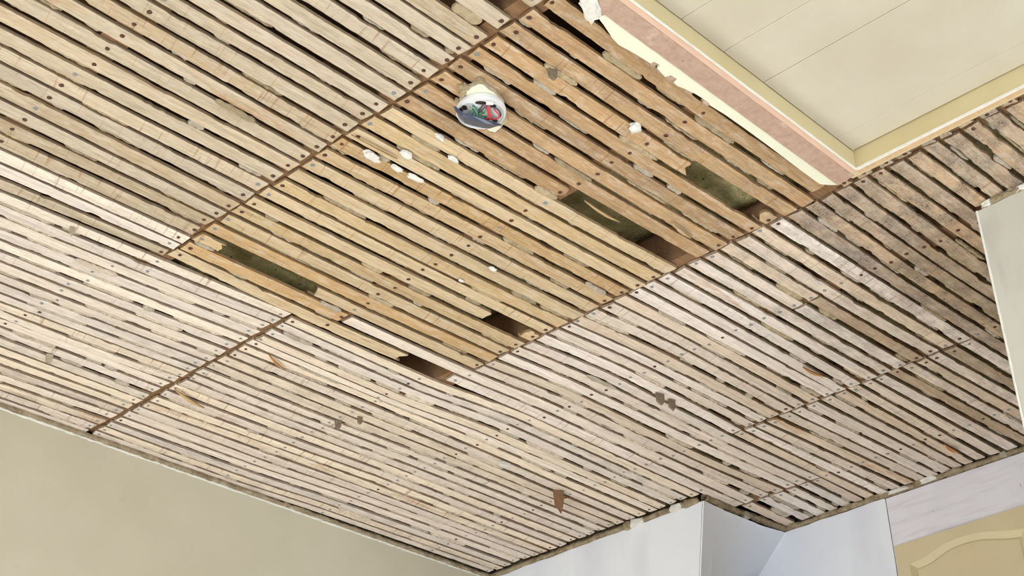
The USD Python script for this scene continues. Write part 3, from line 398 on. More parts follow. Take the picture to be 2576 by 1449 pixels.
# right of the second joint, to the third
j2r = J2R[:20 - 1] + J2R[19 - 0:]
j2r = J2R[:35] + [1.3180, 1.3422]
r15 = [J2R[i] - 0.006 for i in range(7)] + R15[:28] + [1.3081, 1.3348]
r15 = [J2R[i] - 0.006 for i in range(7)] + R15[:30]
g3 = group([(1.293, j2r), (1.466, r15)], 1.2885, 1.7155, 'pink')
third = [v - 0.014 for v in J2R[:7]] + [0.6310, 0.6580, 0.6810, 0.7030, 0.7278, 0.7504] + J3L[0:1] + J3L[1:] + R178[:6] + [1.3345]
for i in g3:
    j = i - g3[0]; LATHS[i]['pts'].append((1.708, third[j])); LATHS[i]['nails'].append(1.708)
# two laths change over half way
# fourth stretch: third joint to the back wall
j3r = V('J3R')[:18]; r19 = [0.7640, 0.7880, 0.8110] + V('R19')[:9] + V('R19')[10:11] * 0 + [1.0442, 1.0663, 1.0877, 1.1133, 1.1363, 1.1593]
r19 = [0.7640, 0.7880, 0.8110, 0.8327, 0.8580, 0.8760, 0.9026, 0.9293, 0.9544, 0.9768, 0.9959, 1.0189, 1.0442, 1.0663, 1.0877, 1.1133, 1.1363, 1.1593]
g4 = group([(1.728, j3r), (1.952, r19)], 1.7195, 2.079, 'pink')
g5 = group([(1.960, [1.1800, 1.2042, 1.2310, 1.2540, 1.2850, 1.3190])], 1.9515, 2.079, 'pink')
# the left wall's side, left of the staggered joint
E_ = V('E', 2); ue = [p[0] for p in ROW['E'][2:]]
j4l = V('J4L'); a2 = ROW['A2']
g6 = group([(0.30, [v + 0.008 for v in E_]), (0.998, j4l)], 0.45, 1.0070, 'white', nails=[0.998])
sE, s4 = smooth_row(E_), smooth_row(j4l)
for j, i in enumerate(g6):
    pts = [(ue[j], float(sE[j])), (1.0, float(s4[j]))]
    if j < len(a2): pts.insert(1, (a2[j][0], 0.5 * a2[j][1] + 0.5 * float(np.interp(a2[j][0], [pts[0][0], 1.0], [pts[0][1], pts[1][1]])))); LATHS[i]['nails'].append(a2[j][0])
    sl = (pts[0][1] - pts[1][1]) / (pts[1][0] - pts[0][0]); pts.insert(0, (0.45, pts[0][1] + sl * (pts[0][0] - 0.45) * 0.7)); LATHS[i]['pts'] = pts
# right of it, running to the chimney breast
j4r = V('J4R'); j4r = j4r[:6] + [1.4985] + j4r[6:] + [1.8400]
b13 = V('R13B') + [1.8230, 1.8430]; r15b = R15[30:]; r178b = R178[7:]
w186 = r178b
g7 = group([(1.022, j4r), (1.25, b13), (1.458, r15b[:22]), (1.705, r178b[:22]), (1.86, w186[:22])], 1.0150, 1.8585, 'white', nails=[1.022, 1.25, 1.458, 1.705, 1.85])

def clip(i, u0=None, u1=None, e=None):
    L_ = LATHS[i]
    if u0 is not None: L_['u0'] = u0
    if u1 is not None: L_['u1'] = u1
    if e: L_['ends'] = e
def copy_lath(i, u0, u1, e):
    L_ = dict(LATHS[i]); L_['u0'], L_['u1'], L_['ends'] = u0, u1, e; LATHS.append(L_)
# broken laths and their stumps
clip(g2[22], u1=0.852, e='sb'); copy_lath(g2[22], 0.9945, 1.2855, 'bs')
clip(g2[8], u1=1.0685, e='sb')
clip(g2[3], u1=1.131, e='sb'); copy_lath(g2[3], 1.262, 1.2855, 'bs')
clip(g2[24], u1=1.194, e='sb')
clip(g2[18], u1=1.193, e='sb'); copy_lath(g2[18], 1.264, 1.2855, 'bs')
clip(g2[23], u1=1.0655, e='ss'); clip(g3[35], u0=1.0690); LATHS[g3[35]]['pts'].insert(0, (1.07, 1.3215)); LATHS[g3[35]]['nails'].append(1.0725)
clip(g3[36], u0=1.2785)
LATHS[g3[0]]['skip'] = False
# runs that pass the third joint (to the fourth, or to the chimney breast)
for k, j in enumerate(range(30, 36)):
    v_ = [1.1796, 1.2044, 1.2258, 1.2490, 1.2765, 1.3090][k]; LATHS[g3[j]]['pts'].append((1.94, v_)); LATHS[g3[j]]['nails'].append(1.936); clip(g3[j], u1=1.9470)
LATHS[g3[36]]['pts'] += [(1.86, 1.3340), (1.95, 1.3315)]; clip(g3[36], u1=1.9475); LATHS[g3[36]]['nails'].append(1.85)
for j in range(7, 13): LATHS[g3[j]]['pts'].append((1.95, third[j] - 0.010)); clip(g3[j], u1=2.079); LATHS[g3[j]]['nails'].append(1.95)
for j in range(0, 6): clip(g3[j], u1=1.437)
LATHS[g3[6]]['pts'].append((1.95, 0.596)); clip(g3[6], u1=2.079)
for j in (16, 17):                      # the two that change over half way
    clip(g3[j], u1=1.4715); copy_lath(g3[j], 1.4755, 1.7155, 'ss')
clip(g1[1], e='ss')
# stubs on the far side of the loft hatch
for v in (0.4746, 0.5001, 0.5268, 0.5531, 0.5756, 0.6046, 0.6292, 0.6567, 0.6836):
    LATHS.append(dict(pts=[(1.28, v), (1.2, v + 0.001)], u0=1.2725, u1=1.2865, fam='pink', ends='ss', nails=[1.280], row=([(1.28, np.array([v - 0.0255, v, v + 0.0255]))], 1)))
# laths left of the hatch stop at it; the hole near the top frame edge
for j in range(0, 1): clip(g2[j], u1=1.27)

JOINTS = {'sb', 'bs'}
def lath_mesh(cu, cv, width, z0, th, seed, ends, roll):
    r = np.random.default_rng(seed); n = len(cu)
    cols = np.array([-0.5, -0.42, 0.0, 0.42, 0.5]); s = cu * H * 40
    wl, wr = [0.0008 * n1(s * 0.35, seed + k) + 0.0007 * n1(s * 3.1, seed + k + 1) + r.normal(0, 0.00022, n) for k in (0, 2)]
    for side in (wl, wr):               # nicks and splits along the arrises
        for _ in range(r.integers(0, 6)):
            a = r.integers(2, max(3, n - 2)); side[a:a + r.integers(1, 5)] -= r.uniform(0.0006, 0.0026)
    X = np.repeat((cu * H)[:, None], 5, 1); Y = cv[:, None] * H + width[:, None] * cols[None]
    Y[:, 0] -= wl; Y[:, 1] -= wl * 0.8; Y[:, 4] += wr; Y[:, 3] += wr * 0.8
    for e, idx in ((ends[0], (0, 1)), (ends[1], (n - 1, n - 2))):
        sg = 1 if idx[0] == 0 else -1
        if e == 'b': X[idx[0]] += sg * r.uniform(-0.012, 0.014, 5); X[idx[1]] = np.clip(X[idx[1]], min(X[idx[0]].min(), X[idx[1]][0]), max(X[idx[0]].max(), X[idx[1]][0])); X[idx[1]] = X[idx[0]] + sg * 0.010
        else: X[idx[0]] += sg * (cols * r.uniform(-0.004, 0.004) + r.uniform(-0.0006, 0.0006, 5))
    Zb = z0 + roll * cols[None] * width[:, None] + 0.0005 * (meshkit.noise(np.stack([X * 70, Y * 170, Y * 0], -1), seed) - 0.5)
    Zb[:, 0] += 0.0009; Zb[:, 4] += 0.0009
    Zt = Zb + th
    v = np.vstack([np.stack([X, Y, Zb], -1).reshape(-1, 3), np.stack([X, Y, Zt], -1).reshape(-1, 3)])
    g = np.arange(n * 5).reshape(n, 5); t = g + n * 5
    def quads(a, b, c, d): return np.vstack([np.stack([a, b, c], -1).reshape(-1, 3), np.stack([a, c, d], -1).reshape(-1, 3)])
    f = [quads(g[:-1, :-1], g[:-1, 1:], g[1:, 1:], g[1:, :-1]), quads(t[:-1, :-1], t[1:, :-1], t[1:, 1:], t[:-1, 1:]),
         quads(g[:-1, 0], g[1:, 0], t[1:, 0], t[:-1, 0]), quads(g[:-1, 4], t[:-1, 4], t[1:, 4], g[1:, 4]),
         quads(g[0, :-1], t[0, :-1], t[0, 1:], g[0, 1:]), quads(g[-1, :-1], g[-1, 1:], t[-1, 1:], t[-1, :-1])]
    return trimesh.Trimesh(v, np.vstack(f), process=False)
_a = np.arange(9) / 9 * 2 * math.pi
def nail_mesh(x, y, z, r, seed):
    q = np.random.default_rng(seed); e = q.uniform(0.85, 1.1, 9)
    rings = [(1.0, 0.0006), (0.97, -0.0007), (0.6, -0.0014)]
    v = np.vstack([np.c_[x + r * k * e * np.cos(_a), y + r * k * e * np.sin(_a), np.full(9, z + h)] for k, h in rings] + [[[x, y, z - 0.0016]]]); f = []
    for i in range(2):
        for j in range(9): a, b = i * 9 + j, i * 9 + (j + 1) % 9; f += [[a, a + 9, b], [b, a + 9, b + 9]]
    f += [[18 + j, 27, 18 + (j + 1) % 9] for j in range(9)]
    m = trimesh.Trimesh(v, np.array(f), process=False)
    if m.face_normals[-1, 2] > 0: m.invert()
    return m
def family_tint(fam, v, u, r):
    """Each lath has one colour of its own: fresh tan, honey, pinkish limewash or weathered brown."""
    t = {'tan': [(196, 176, 150), (200, 182, 157), (191, 170, 142), (198, 181, 160)], 'honey': [(208, 179, 140), (204, 176, 135), (200, 166, 122), (209, 185, 150)],
         'pink': [(236, 222, 210), (231, 215, 200), (239, 226, 217), (227, 206, 185)], 'white': [(234, 219, 203), (230, 214, 199), (236, 217, 195), (224, 211, 199)], 'dark': [(196, 172, 148), (186, 164, 142), (202, 174, 144), (190, 170, 152)],
         'brown': [(193, 159, 120), (186, 152, 113), (197, 168, 130), (180, 149, 114)]}[fam]
    c = np.array(t[r.integers(0, 4)], float) * r.uniform(0.96, 1.035)
    return np.array(lin(*np.clip(c, 0, 250)))
FINAL = []
for i, L_ in enumerate(LATHS):
    r = np.random.default_rng(1000 + i); pts = sorted(L_['pts']); pu = [p[0] for p in pts]; pv = [p[1] for p in pts]
    u0, u1 = L_['u0'] + r.uniform(-0.0014, 0.0026), L_['u1'] + r.uniform(-0.0026, 0.0014)
    n = max(5, int((u1 - u0) * H / 0.008)); cu = np.linspace(u0, u1, n)
    if len(pts) > 2: cv = PchipInterpolator(pu, pv)(np.clip(cu, pu[0], pu[-1]))
    elif len(pts) == 2: cv = pv[0] + (pv[1] - pv[0]) * (cu - pu[0]) / (pu[1] - pu[0])
    else: cv = np.full(n, pv[0])
    if len(pts) > 2:                    # straight on beyond the last nails
        hi = cu > pu[-1]; cv = np.where(hi, pv[-1] + (pv[-1] - pv[-2]) / (pu[-1] - pu[-2]) * (cu - pu[-1]) * 0.6, cv)
    rows, j = L_['row']; sp = []
    for u, vs in rows:
        lo = vs[j] - vs[j - 1] if j > 0 else vs[j + 1] - vs[j] if len(vs) > 1 else 0.025
        hi_ = vs[j + 1] - vs[j] if j + 1 < len(vs) else lo
        sp.append((u, min(0.5 * (lo + hi_), 0.0275), min(lo, hi_)))
    ws = r.uniform(0.70, 0.77)
    wd = np.interp(cu, [s[0] for s in sp], [min(s[1] * ws, s[2] * 0.92) for s in sp]) * H
    FINAL.append(dict(L_, cu=cu, cv=cv, wd=wd))
NAILR = {}
def in_dark(u, v): return u > 1.28 and v < 0.80
for i, L_ in enumerate(FINAL):
    r = np.random.default_rng(3000 + i); cu, cv, wd = L_['cu'], L_['cv'], L_['wd']; fam = L_['fam']; um, vm = float(cu.mean()), float(cv.mean())
    stain, soot, saw = r.uniform(0, 0.35), 0.0, r.choice([0, 0, 0.5, 0.9])
    if fam == 'tan' and vm > 1.27: fam = 'white' if r.random() < 0.35 else 'tan'
    if fam == 'honey' and vm < 0.93: fam = 'brown'; stain += 0.2; soot = r.uniform(0.1, 0.4)
    if fam == 'honey' and vm > 1.27: stain += 0.25
    if fam == 'pink':
        if vm < 0.76: fam = 'dark'; soot = r.uniform(0.75, 1.0); stain += 0.25
        elif vm < 0.92: soot = r.uniform(0.2, 0.6); stain += 0.2; fam = 'dark' if r.random() < 0.35 else 'pink'
        else: soot = r.uniform(0, 0.12)
        saw = r.choice([0, 0.3, 0.8])
    if fam == 'white': soot = r.choice([0, 0, 0, 0.12, 0.3])
    if r.random() < 0.07: stain = 1.0
    tint = family_tint(fam, vm, um, r)
    z0 = ZC + r.uniform(-0.0012, 0.0016)
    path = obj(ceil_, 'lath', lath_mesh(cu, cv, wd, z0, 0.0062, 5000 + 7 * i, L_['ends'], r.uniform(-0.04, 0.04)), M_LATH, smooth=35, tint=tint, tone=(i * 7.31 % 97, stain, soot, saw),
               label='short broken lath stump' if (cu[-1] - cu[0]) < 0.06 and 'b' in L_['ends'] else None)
    L_['z0'], L_['tint'] = z0, tint
    for nu in L_['nails']:
        nu = nu + r.uniform(-0.003, 0.003)
        if not (cu[0] + 0.003 < nu < cu[-1] - 0.003): continue
        nv = float(np.interp(nu, cu, cv)) + r.uniform(-0.0022, 0.0022)
        grey = r.random() < (0.12 if fam in ('tan', 'dark', 'brown') else 0.35 if fam == 'honey' else 0.8)
        obj(path, 'nail', nail_mesh(nu * H, nv * H, z0 - 0.0002, r.uniform(0.0036, 0.0044) * (0.86 if fam == 'white' else 1.0), i), M_NAIL_GREY if grey else M_NAIL_RUST, smooth=50)

# joists across the laths (their undersides show between the lath ends) and what lies above
def joist(us, vs, wdt=0.046, zt=0.17):
    us, vs = np.array(us) * H, np.array(vs) * H; k = len(us); z0, z1 = ZC + 0.0082, ZC + zt; h = wdt / 2
    v = np.vstack([np.c_[us - h, vs, np.full(k, z0)], np.c_[us + h, vs, np.full(k, z0)], np.c_[us + h, vs, np.full(k, z1)], np.c_[us - h, vs, np.full(k, z1)]]); f = []
    for c in range(4):
        d = (c + 1) % 4
        for a in range(k - 1): f += [[c * k + a, c * k + a + 1, d * k + a + 1], [c * k + a, d * k + a + 1, d * k + a]]
    f += [[0, k, 2 * k], [0, 2 * k, 3 * k], [k - 1, 3 * k - 1, 2 * k - 1], [k - 1, 4 * k - 1, 3 * k - 1]]
    m = trimesh.Trimesh(v, np.array(f), process=False); m.fix_normals(); return m
for us, vs in [((0.30, 0.30), (0.69, 1.85)), ((0.549, 0.55, 0.545), (0.69, 1.3, 1.85)), ((0.811, 0.811, 0.768, 0.757), (0.70, 1.37, 1.46, 1.85)), ((1.060, 1.060, 1.035, 1.010, 1.005), (0.70, 1.33, 1.37, 1.43, 1.85)),
               ((1.287, 1.290, 1.262, 1.245), (-1.55, 1.36, 1.45, 1.85)), ((1.474, 1.468, 1.458, 1.453), (-1.55, 0.85, 1.2, 1.85)), ((1.717, 1.717, 1.715, 1.700), (-1.55, 0.75, 1.4, 1.85)), ((1.950, 1.950), (-1.55, 1.335))]:
    obj(ceil_, 'joist', joist(us, vs), M_JOIST)
deck = box(X0 - 0.1, X1 + 0.25, Y0 - 0.1, YL + 0.2, ZC + 0.30, ZC + 0.32)  # deck added to stop light leaking in above the laths
obj(ceil_, 'blocking_deck', deck, M_DARK)
def wool(u0, u1, v0, v1, z, seed):
    nu, nv = int((u1 - u0) * H / 0.02), int((v1 - v0) * H / 0.02); X, Y = np.meshgrid(np.linspace(u0, u1, nu) * H, np.linspace(v0, v1, nv) * H, indexing='ij')
    Z = z + 0.045 * (meshkit.fbm(np.stack([X * 9, Y * 9, X * 0], -1), 4, seed) - 0.5) + 0.012 * (meshkit.noise(np.stack([X * 60, Y * 60, X * 0], -1), seed) - 0.5)
    g = np.arange(nu * nv).reshape(nu, nv); v = np.stack([X, Y, Z], -1).reshape(-1, 3); q = np.stack([g[:-1, :-1], g[:-1, 1:], g[1:, 1:], g[1:, :-1]], -1).reshape(-1, 4)
    top = v + [0, 0, 0.1]; k = len(v); f = [q, q[:, ::-1] + k]
    for line in (g[0], g[:, -1], g[-1][::-1], g[::-1, 0]): f.append(np.stack([line[:-1], line[:-1] + k, line[1:] + k, line[1:]], -1))
    f = np.vstack(f); return trimesh.Trimesh(np.vstack([v, top]), np.vstack([f[:, [0, 1, 2]], f[:, [0, 2, 3]]]), process=False)
for u0, u1, v0, v1, z in [(0.835, 1.04, 1.22, 1.42, 0.05), (1.085, 1.265, 0.70, 0.86, 0.034), (1.085, 1.265, 0.87, 1.05, 0.07), (1.085, 1.265, 1.06, 1.36, 0.07), (1.31, 1.45, 0.70, 1.33, 0.055), (1.49, 1.70, 0.62, 1.33, 0.055), (1.31, 1.45, 0.44, 0.70, 0.05), (1.74, 1.93, 0.70, 1.33, 0.06)]:
    obj(ceil_, 'insulation_batt', wool(u0, u1, v0, v1, ZC + z, int(u0 * 100)), M_WOOL, smooth=True, label='yellow-green glass wool lying above the laths')

# plaster keys squeezed up between the laths
def ridge(u0, u1, v, hw, zb, zt, seed):
    """A lumpy strip of plaster in a gap: irregular six-sided section, tapered ends. v, hw: functions of u."""
    n = max(5, int((u1 - u0) * H / 0.0042)); u = np.linspace(u0, u1, n); s = u * H
    amp = np.sin(np.clip(np.linspace(0, 1, n) * 12, 0, math.pi / 2)) * np.sin(np.clip(np.linspace(1, 0, n) * 12, 0, math.pi / 2)); amp = (0.45 + 0.55 * amp) * (1.0 + 0.5 * n1(s * 95, seed + 40))
    vv, h = v(u) * H, hw(u) * H * amp
    def jig(k, a): return a * n1(s * 160, seed + k)
    z0 = zb + (1 - amp) * 0.5 * (zt - zb) + jig(1, 0.0030); z1 = zt + jig(2, 0.001)
    sec = [(-1, 0.4), (-0.55, 0.0), (0.5, 0.05), (1, 0.45), (0.9, 1), (-0.9, 1)]
    V_ = np.stack([np.c_[s, vv + h * (a + jig(3 + c, 0.34)), z0 + (z1 - z0) * b + jig(9 + c, 0.0013)] for c, (a, b) in enumerate(sec)], 1).reshape(-1, 3); f = []
    for i in range(n - 1):
        for j in range(6): a, b = i * 6 + j, i * 6 + (j + 1) % 6; f += [[a, a + 6, b + 6], [a, b + 6, b]]
    f += [[0, j, j + 1] for j in range(1, 5)] + [[(n - 1) * 6, (n - 1) * 6 + j + 1, (n - 1) * 6 + j] for j in range(1, 5)]
    m = trimesh.Trimesh(V_, np.array(f), process=False)
    if m.volume < 0: m.invert()
    return m
keys = []
byrow = {}
for i, L_ in enumerate(FINAL): byrow.setdefault(id(L_['row'][0]), []).append(i)
for ids in byrow.values():
    for a in ids:
        for b in ids:
            La, Lb = FINAL[a], FINAL[b]
            if Lb['row'][1] != La['row'][1] + 1: continue
            u0, u1 = max(La['cu'][0], Lb['cu'][0]), min(La['cu'][-1], Lb['cu'][-1])
            if u1 - u0 < 0.03: continue
            r = np.random.default_rng(90 + a * 3 + b)
            lo = lambda u, L=La: np.interp(u, L['cu'], L['cv'] + L['wd'] / 2 / H); hi = lambda u, L=Lb: np.interp(u, L['cu'], L['cv'] - L['wd'] / 2 / H)
            low = La['fam'] == 'white' or (La['fam'] == 'pink' and float(La['cv'].mean()) > 1.0)
            u = max(u0, 0.40) + r.uniform(0, 0.10)
            dens = 0.9 if low else 1.8 if La['fam'] == 'tan' else 1.3
            while u < u1 - 0.012:
                ln = min(r.uniform(0.012, 0.085 if low else 0.07), u1 - u - 0.004)
                if ln < 0.008: break
                mid = lambda x: 0.5 * (lo(x) + hi(x)); gap = lambda x: np.maximum(hi(x) - lo(x), 0.0015)
                flush = r.random() < (0.55 if low else 0.07 if La['fam'] == 'tan' else 0.25)
                z = ZC + (r.uniform(-0.0012, 0.0016) if flush else r.uniform(0.0025, 0.0065))
                if r.random() < 0.045: z = ZC - r.uniform(0.002, 0.006)
                sh = 0.0 if flush else -r.uniform(0.0, 0.22)
                k = 0.60 if flush else r.uniform(0.34, 0.52)
                tint = lin(*(np.array([230, 214, 192] if low else [202, 182, 148]) * r.uniform(0.88, 1.06)))
                size = float(ln * gap(u + ln / 2)) / (1 + 0.9 * (u + ln / 2)) * (1.5 if flush else 1.0)
                keys.append((size, ridge(u, u + ln, lambda x, s=sh: mid(x) + s * gap(x), lambda x, q=k: q * gap(x), z, z + r.uniform(0.005, 0.009), int(r.integers(1e6))), tint))
                u += ln + r.uniform(0.006, 0.062 if low else 0.11) * dens
keys.sort(key=lambda k: -k[0])
for _, m, t in keys[:285]: obj(ceil_, 'plaster_key', m, M_NIB, tint=t)
rest = keys[285:]
for nm, sel, t in (('plaster_crumbs', [k for k in rest if k[2][0] > 0.5], lin(208, 195, 176)), ('plaster_crumbs', [k for k in rest if k[2][0] <= 0.5], lin(184, 166, 138))):
    if sel: obj(ceil_, nm, cat([k[1] for k in sel]), M_NIB, kind='stuff', tint=t, label='small crumbs of plaster left in the gaps between laths')
# white lumps of finish plaster still sticking to the laths, hanging scraps and splinters
for k, (p, s, a) in enumerate(zip(WHITE_LUMPS, [(0.034, 0.016, 0.009), (0.026, 0.009, 0.007), (0.030, 0.011, 0.007), (0.026, 0.012, 0.007), (0.022, 0.008, 0.007), (0.018, 0.008, 0.008), (0.022, 0.018, 0.013), (0.03, 0.016, 0.010), (0.016, 0.008, 0.006), (0.012, 0.006, 0.005)], [0.1, 0, -0.1, 0.1, 0, 0, 0.3, -0.2, 0, 0])):
    obj(ceil_, 'plaster_lump', blob(p, s, 400 + k, 0.4, sub=2, rot=a), M_WHITEPL, smooth=45, label='white lump of plaster stuck to the laths')
def scrap(p, w_, h_, seed, dirv=(1, 0)):
    r = np.random.default_rng(seed); x, y, z = p; d = np.array([*dirv, 0.0]); nrm = np.array([-d[1], d[0], 0.0])
    prof = [(-w_ / 2, 0.012), (w_ / 2, 0.012), (w_ * 0.45, -h_ * 0.45), (w_ * 0.2, -h_), (-w_ * 0.1, -h_ * 0.75), (-w_ * 0.4, -h_ * 0.5)]
    f_, b_ = [np.array([np.array(p) + d * a + [0, 0, c] + nrm * (o + r.uniform(-0.001, 0.001)) for a, c in prof]) for o in (-0.003, 0.003)]
    v = np.vstack([f_, b_]); k = 6; f = [[0, j, j + 1] for j in range(1, 5)] + [[k, k + j + 1, k + j] for j in range(1, 5)] + sum([[[j, j + k, (j + 1) % k + k], [j, (j + 1) % k + k, (j + 1) % k]] for j in range(k)], [])
    m = trimesh.Trimesh(v, np.array(f), process=False); m.fix_normals(); return m
obj(ceil_, 'splinter', scrap(HANGING[0], 0.026, 0.050, 1, (0.8, -0.6)), M_JOIST, label='broken splinter of brown wood hanging from a gap')
for k, (p, w_, h_) in enumerate(zip(HANGING[1:], (0.022, 0.018, 0.015, 0.012, 0.016, 0.015, 0.009), (0.015, 0.014, 0.009, 0.007, 0.007, 0.009, 0.007))):
    obj(ceil_, 'plaster_scrap', scrap(p, w_, h_, 20 + k, (0.9, -0.3)), M_NIB, tint=lin(150, 134, 112) if k < 5 else lin(196, 184, 160), label='grey scrap of plaster hanging between laths')

def sliver(p0, p1, w_, seed):
    a, b_ = np.array(p0), np.array(p1); d = b_ - a; L0 = np.linalg.norm(d); d /= L0; n_ = np.array([-d[1], d[0], 0.0]); k = 9
    t = np.linspace(0, 1, k); hw = w_ * np.sin(np.clip(t * 1.6 + 0.15, 0, math.pi) ) * (1 - t ** 3) + 0.0003; z = -0.004 * np.sin(t * math.pi) + 0.0012 * n1(t * 6, seed)
    up = a + np.outer(t * L0, d) + np.outer(hw, n_); lo_ = a + np.outer(t * L0, d) - np.outer(hw, n_); up[:, 2] += z; lo_[:, 2] += z - 0.001
    v = np.vstack([lo_, up, lo_ + [0, 0, 0.0025], up + [0, 0, 0.0025]]); f = []
    for i in range(k - 1): f += [[i, i + k, i + k + 1], [i, i + k + 1, i + 1], [i + 2 * k, i + 2 * k + 1, i + 3 * k + 1], [i + 2 * k, i + 3 * k + 1, i + 3 * k], [i, i + 1, i + 1 + 2 * k], [i, i + 1 + 2 * k, i + 2 * k], [i + k, i + 3 * k, i + 3 * k + 1], [i + k, i + 3 * k + 1, i + k + 1]]
    f += [[0, 2 * k, 3 * k], [0, 3 * k, k], [k - 1, 2 * k - 1, 4 * k - 1], [k - 1, 4 * k - 1, 3 * k - 1]]
    m = trimesh.Trimesh(v, np.array(f), process=False); m.fix_normals(); return m
for k, ((p0, p1), w_) in enumerate(zip(SLIVERS, (0.007, 0.004, 0.006, 0.007, 0.005, 0.004, 0.004, 0.004))):
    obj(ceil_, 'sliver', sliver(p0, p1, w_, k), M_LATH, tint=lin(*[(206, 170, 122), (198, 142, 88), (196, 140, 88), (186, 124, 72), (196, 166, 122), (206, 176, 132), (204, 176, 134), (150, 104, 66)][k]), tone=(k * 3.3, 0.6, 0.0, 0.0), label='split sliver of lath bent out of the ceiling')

# ---------------------------------------------------------------- loft hatch, recessed in its lining
hat = thing('loft_hatch', label='cream painted loft hatch recessed in a wooden lining beside the laths', category='hatch')
K = 0.99; hu, hv = 1.266 * K * H, 0.658 * K * H; zb, zt_ = EYE + K * H, EYE + K * H * 1.0245
e1, e2 = 0.0075 * K * H, 0.0078 * K * H
HX0, HY0 = -0.55, -0.9
for name, (x0, x1, y0, y1), mat in (('lining', (HX0, hu + 0.02, hv, hv + 0.02), M_LINING), ('lining', (hu, hu + 0.02, HY0, hv), M_LINING), ('lining', (HX0, hu + 0.02, HY0 - 0.02, HY0), M_LINING), ('lining', (HX0 - 0.02, HX0, HY0 - 0.02, hv + 0.02), M_LINING)):
    obj(hat, name, box(x0, x1, y0, y1, zb, zt_ + 0.1), mat)
obj(hat, 'raw_timber_edge', prism([(HX0, hv + 0.0004), (hu + 0.004, hv + 0.0004), (hu + 0.008, 0.6665 * K * H - 0.0004), (HX0, 0.6665 * K * H - 0.0004)], 'z', zb - 0.0012, zb + 0.003), M_RAWPINK, label='bare pinkish timber edge along the lining')
obj(hat, 'raw_timber_edge', box(hu + 0.0035, hu + 0.0125, HY0, hv + 0.001, zb - 0.0014, zb + 0.003), M_RAW, label='bare orange timber edge along the lining')
r = np.random.default_rng(5)
ys = np.linspace(hv, HY0, 90); wv = 0.0026 + 0.0014 * n1(ys * 14, 6) + 0.0008 * n1(ys * 60, 7)
obj(hat, 'paint_edge', prism([(hu - 0.0004, float(y)) for y in ys] + [(hu + 0.0012 + max(0.0004, float(q)), float(y)) for y, q in zip(ys[::-1], wv[::-1])], 'z', zb - 0.0016, zb + 0.002), M_PAINTEDGE, label='chipped white paint edge')
xs_ = np.linspace(HX0, hu, 120); wv = 0.0012 + 0.0012 * n1(xs_ * 16, 8)
obj(hat, 'paint_edge', prism([(float(x), hv - 0.0003) for x in xs_] + [(float(x), hv + 0.0004 + max(0.0003, float(q))) for x, q in zip(xs_[::-1], wv[::-1])], 'z', zb - 0.0018, zb + 0.002), M_PAINTEDGE)
kt = K * 1.0245 * H
edges = [HX0 / kt] + [0.32, 0.3905, 0.4610, 0.5315, 0.6020, 0.6725, 0.7430, 0.8135, 0.8840, 0.9545] and [HX0 / kt, -0.2, -0.06, 0.08, 0.22, 0.36, 0.50, 0.64, 0.785, 0.927, 0.9965, 1.0655, 1.2020, (hu - 0.0025) / kt]
for a, b in zip(edges[:-1], edges[1:]):
    x0, x1 = a * kt, b * kt; c = 0.0016 if b < 1.1 else 0.0006
    obj(hat, 'board', prism([(x0 + 0.0002, zt_ + c), (x0 + c + 0.0002, zt_), (x1 - c - 0.0002, zt_), (x1 - 0.0002, zt_ + c), (x1 - 0.0002, zt_ + 0.014), (x0 + 0.0002, zt_ + 0.014)], 'y', HY0, hv - 0.0015), M_BOARD)
# margin of the old ceiling plaster left along the hatch
pin0, pin1 = 0.6665 * K * H, 0.6905 * K * H
obj(hat, 'plaster_margin', prism([(0.35, pin0), (1.2755 * K * H, pin0), (1.2785 * K * H, pin1)] + [(float(x), float(pin1 + 0.0012 * q)) for x, q in zip(np.linspace(1.26, 0.868, 50) * K * H, n1(np.linspace(0, 30, 50), 61))] + [(0.853 * K * H, 0.6985 * K * H), (0.846 * K * H, 0.687 * K * H), (0.835 * K * H, pin1), (0.35, pin1)], 'z', zb - 0.0006, zb + 0.0105), M_PINKPL, label='strip of bare pink plaster along the hatch')
rag = [(0.866, 0.6985), (0.878, 0.7015), (0.90, 0.7085), (0.912, 0.7105), (0.935, 0.7075), (0.957, 0.7063), (0.958, 0.7016), (0.966, 0.7010), (0.968, 0.7065), (0.985, 0.7092), (0.9865, 0.7035), (0.996, 0.7025), (0.998, 0.7085), (1.005, 0.7095), (1.0145, 0.7068), (1.03, 0.7042), (1.05, 0.7030), (1.056, 0.7052), (1.08, 0.7035), (1.12, 0.7030), (1.1586, 0.7033), (1.20, 0.7040), (1.24, 0.7046), (1.262, 0.7045), (1.2700, 0.6990), (1.2790, 0.6905)]
obj(hat, 'painted_plaster', prism([(u * K * H, v * K * H) for u, v in rag] + [(1.279 * K * H, 0.6897 * K * H), (0.868 * K * H, 0.6897 * K * H)], 'z', zb + 0.0006, zb + 0.0105), M_CREAMPL, label='ragged strip of cream painted plaster')
for u, v, s in [(0.9605, 0.7045, 0.013), (0.9915, 0.7065, 0.014), (1.0225, 0.7070, 0.012), (1.0515, 0.7060, 0.013)]:
    obj(hat, 'plaster_nub', blob((u * K * H, v * K * H, zb + 0.006), (s * 1.3, s, 0.011), int(u * 1000), 0.3), M_PINKPL)
obj(hat, 'plaster_clod', blob((0.846 * H * 0.995, 0.690 * H * 0.995, ZC - 0.014), (0.055, 0.028, 0.016), 77, 0.45, sub=2, rot=0.5), M_WHITEPL, smooth=45, label='white clod of plaster at the end of the margin')

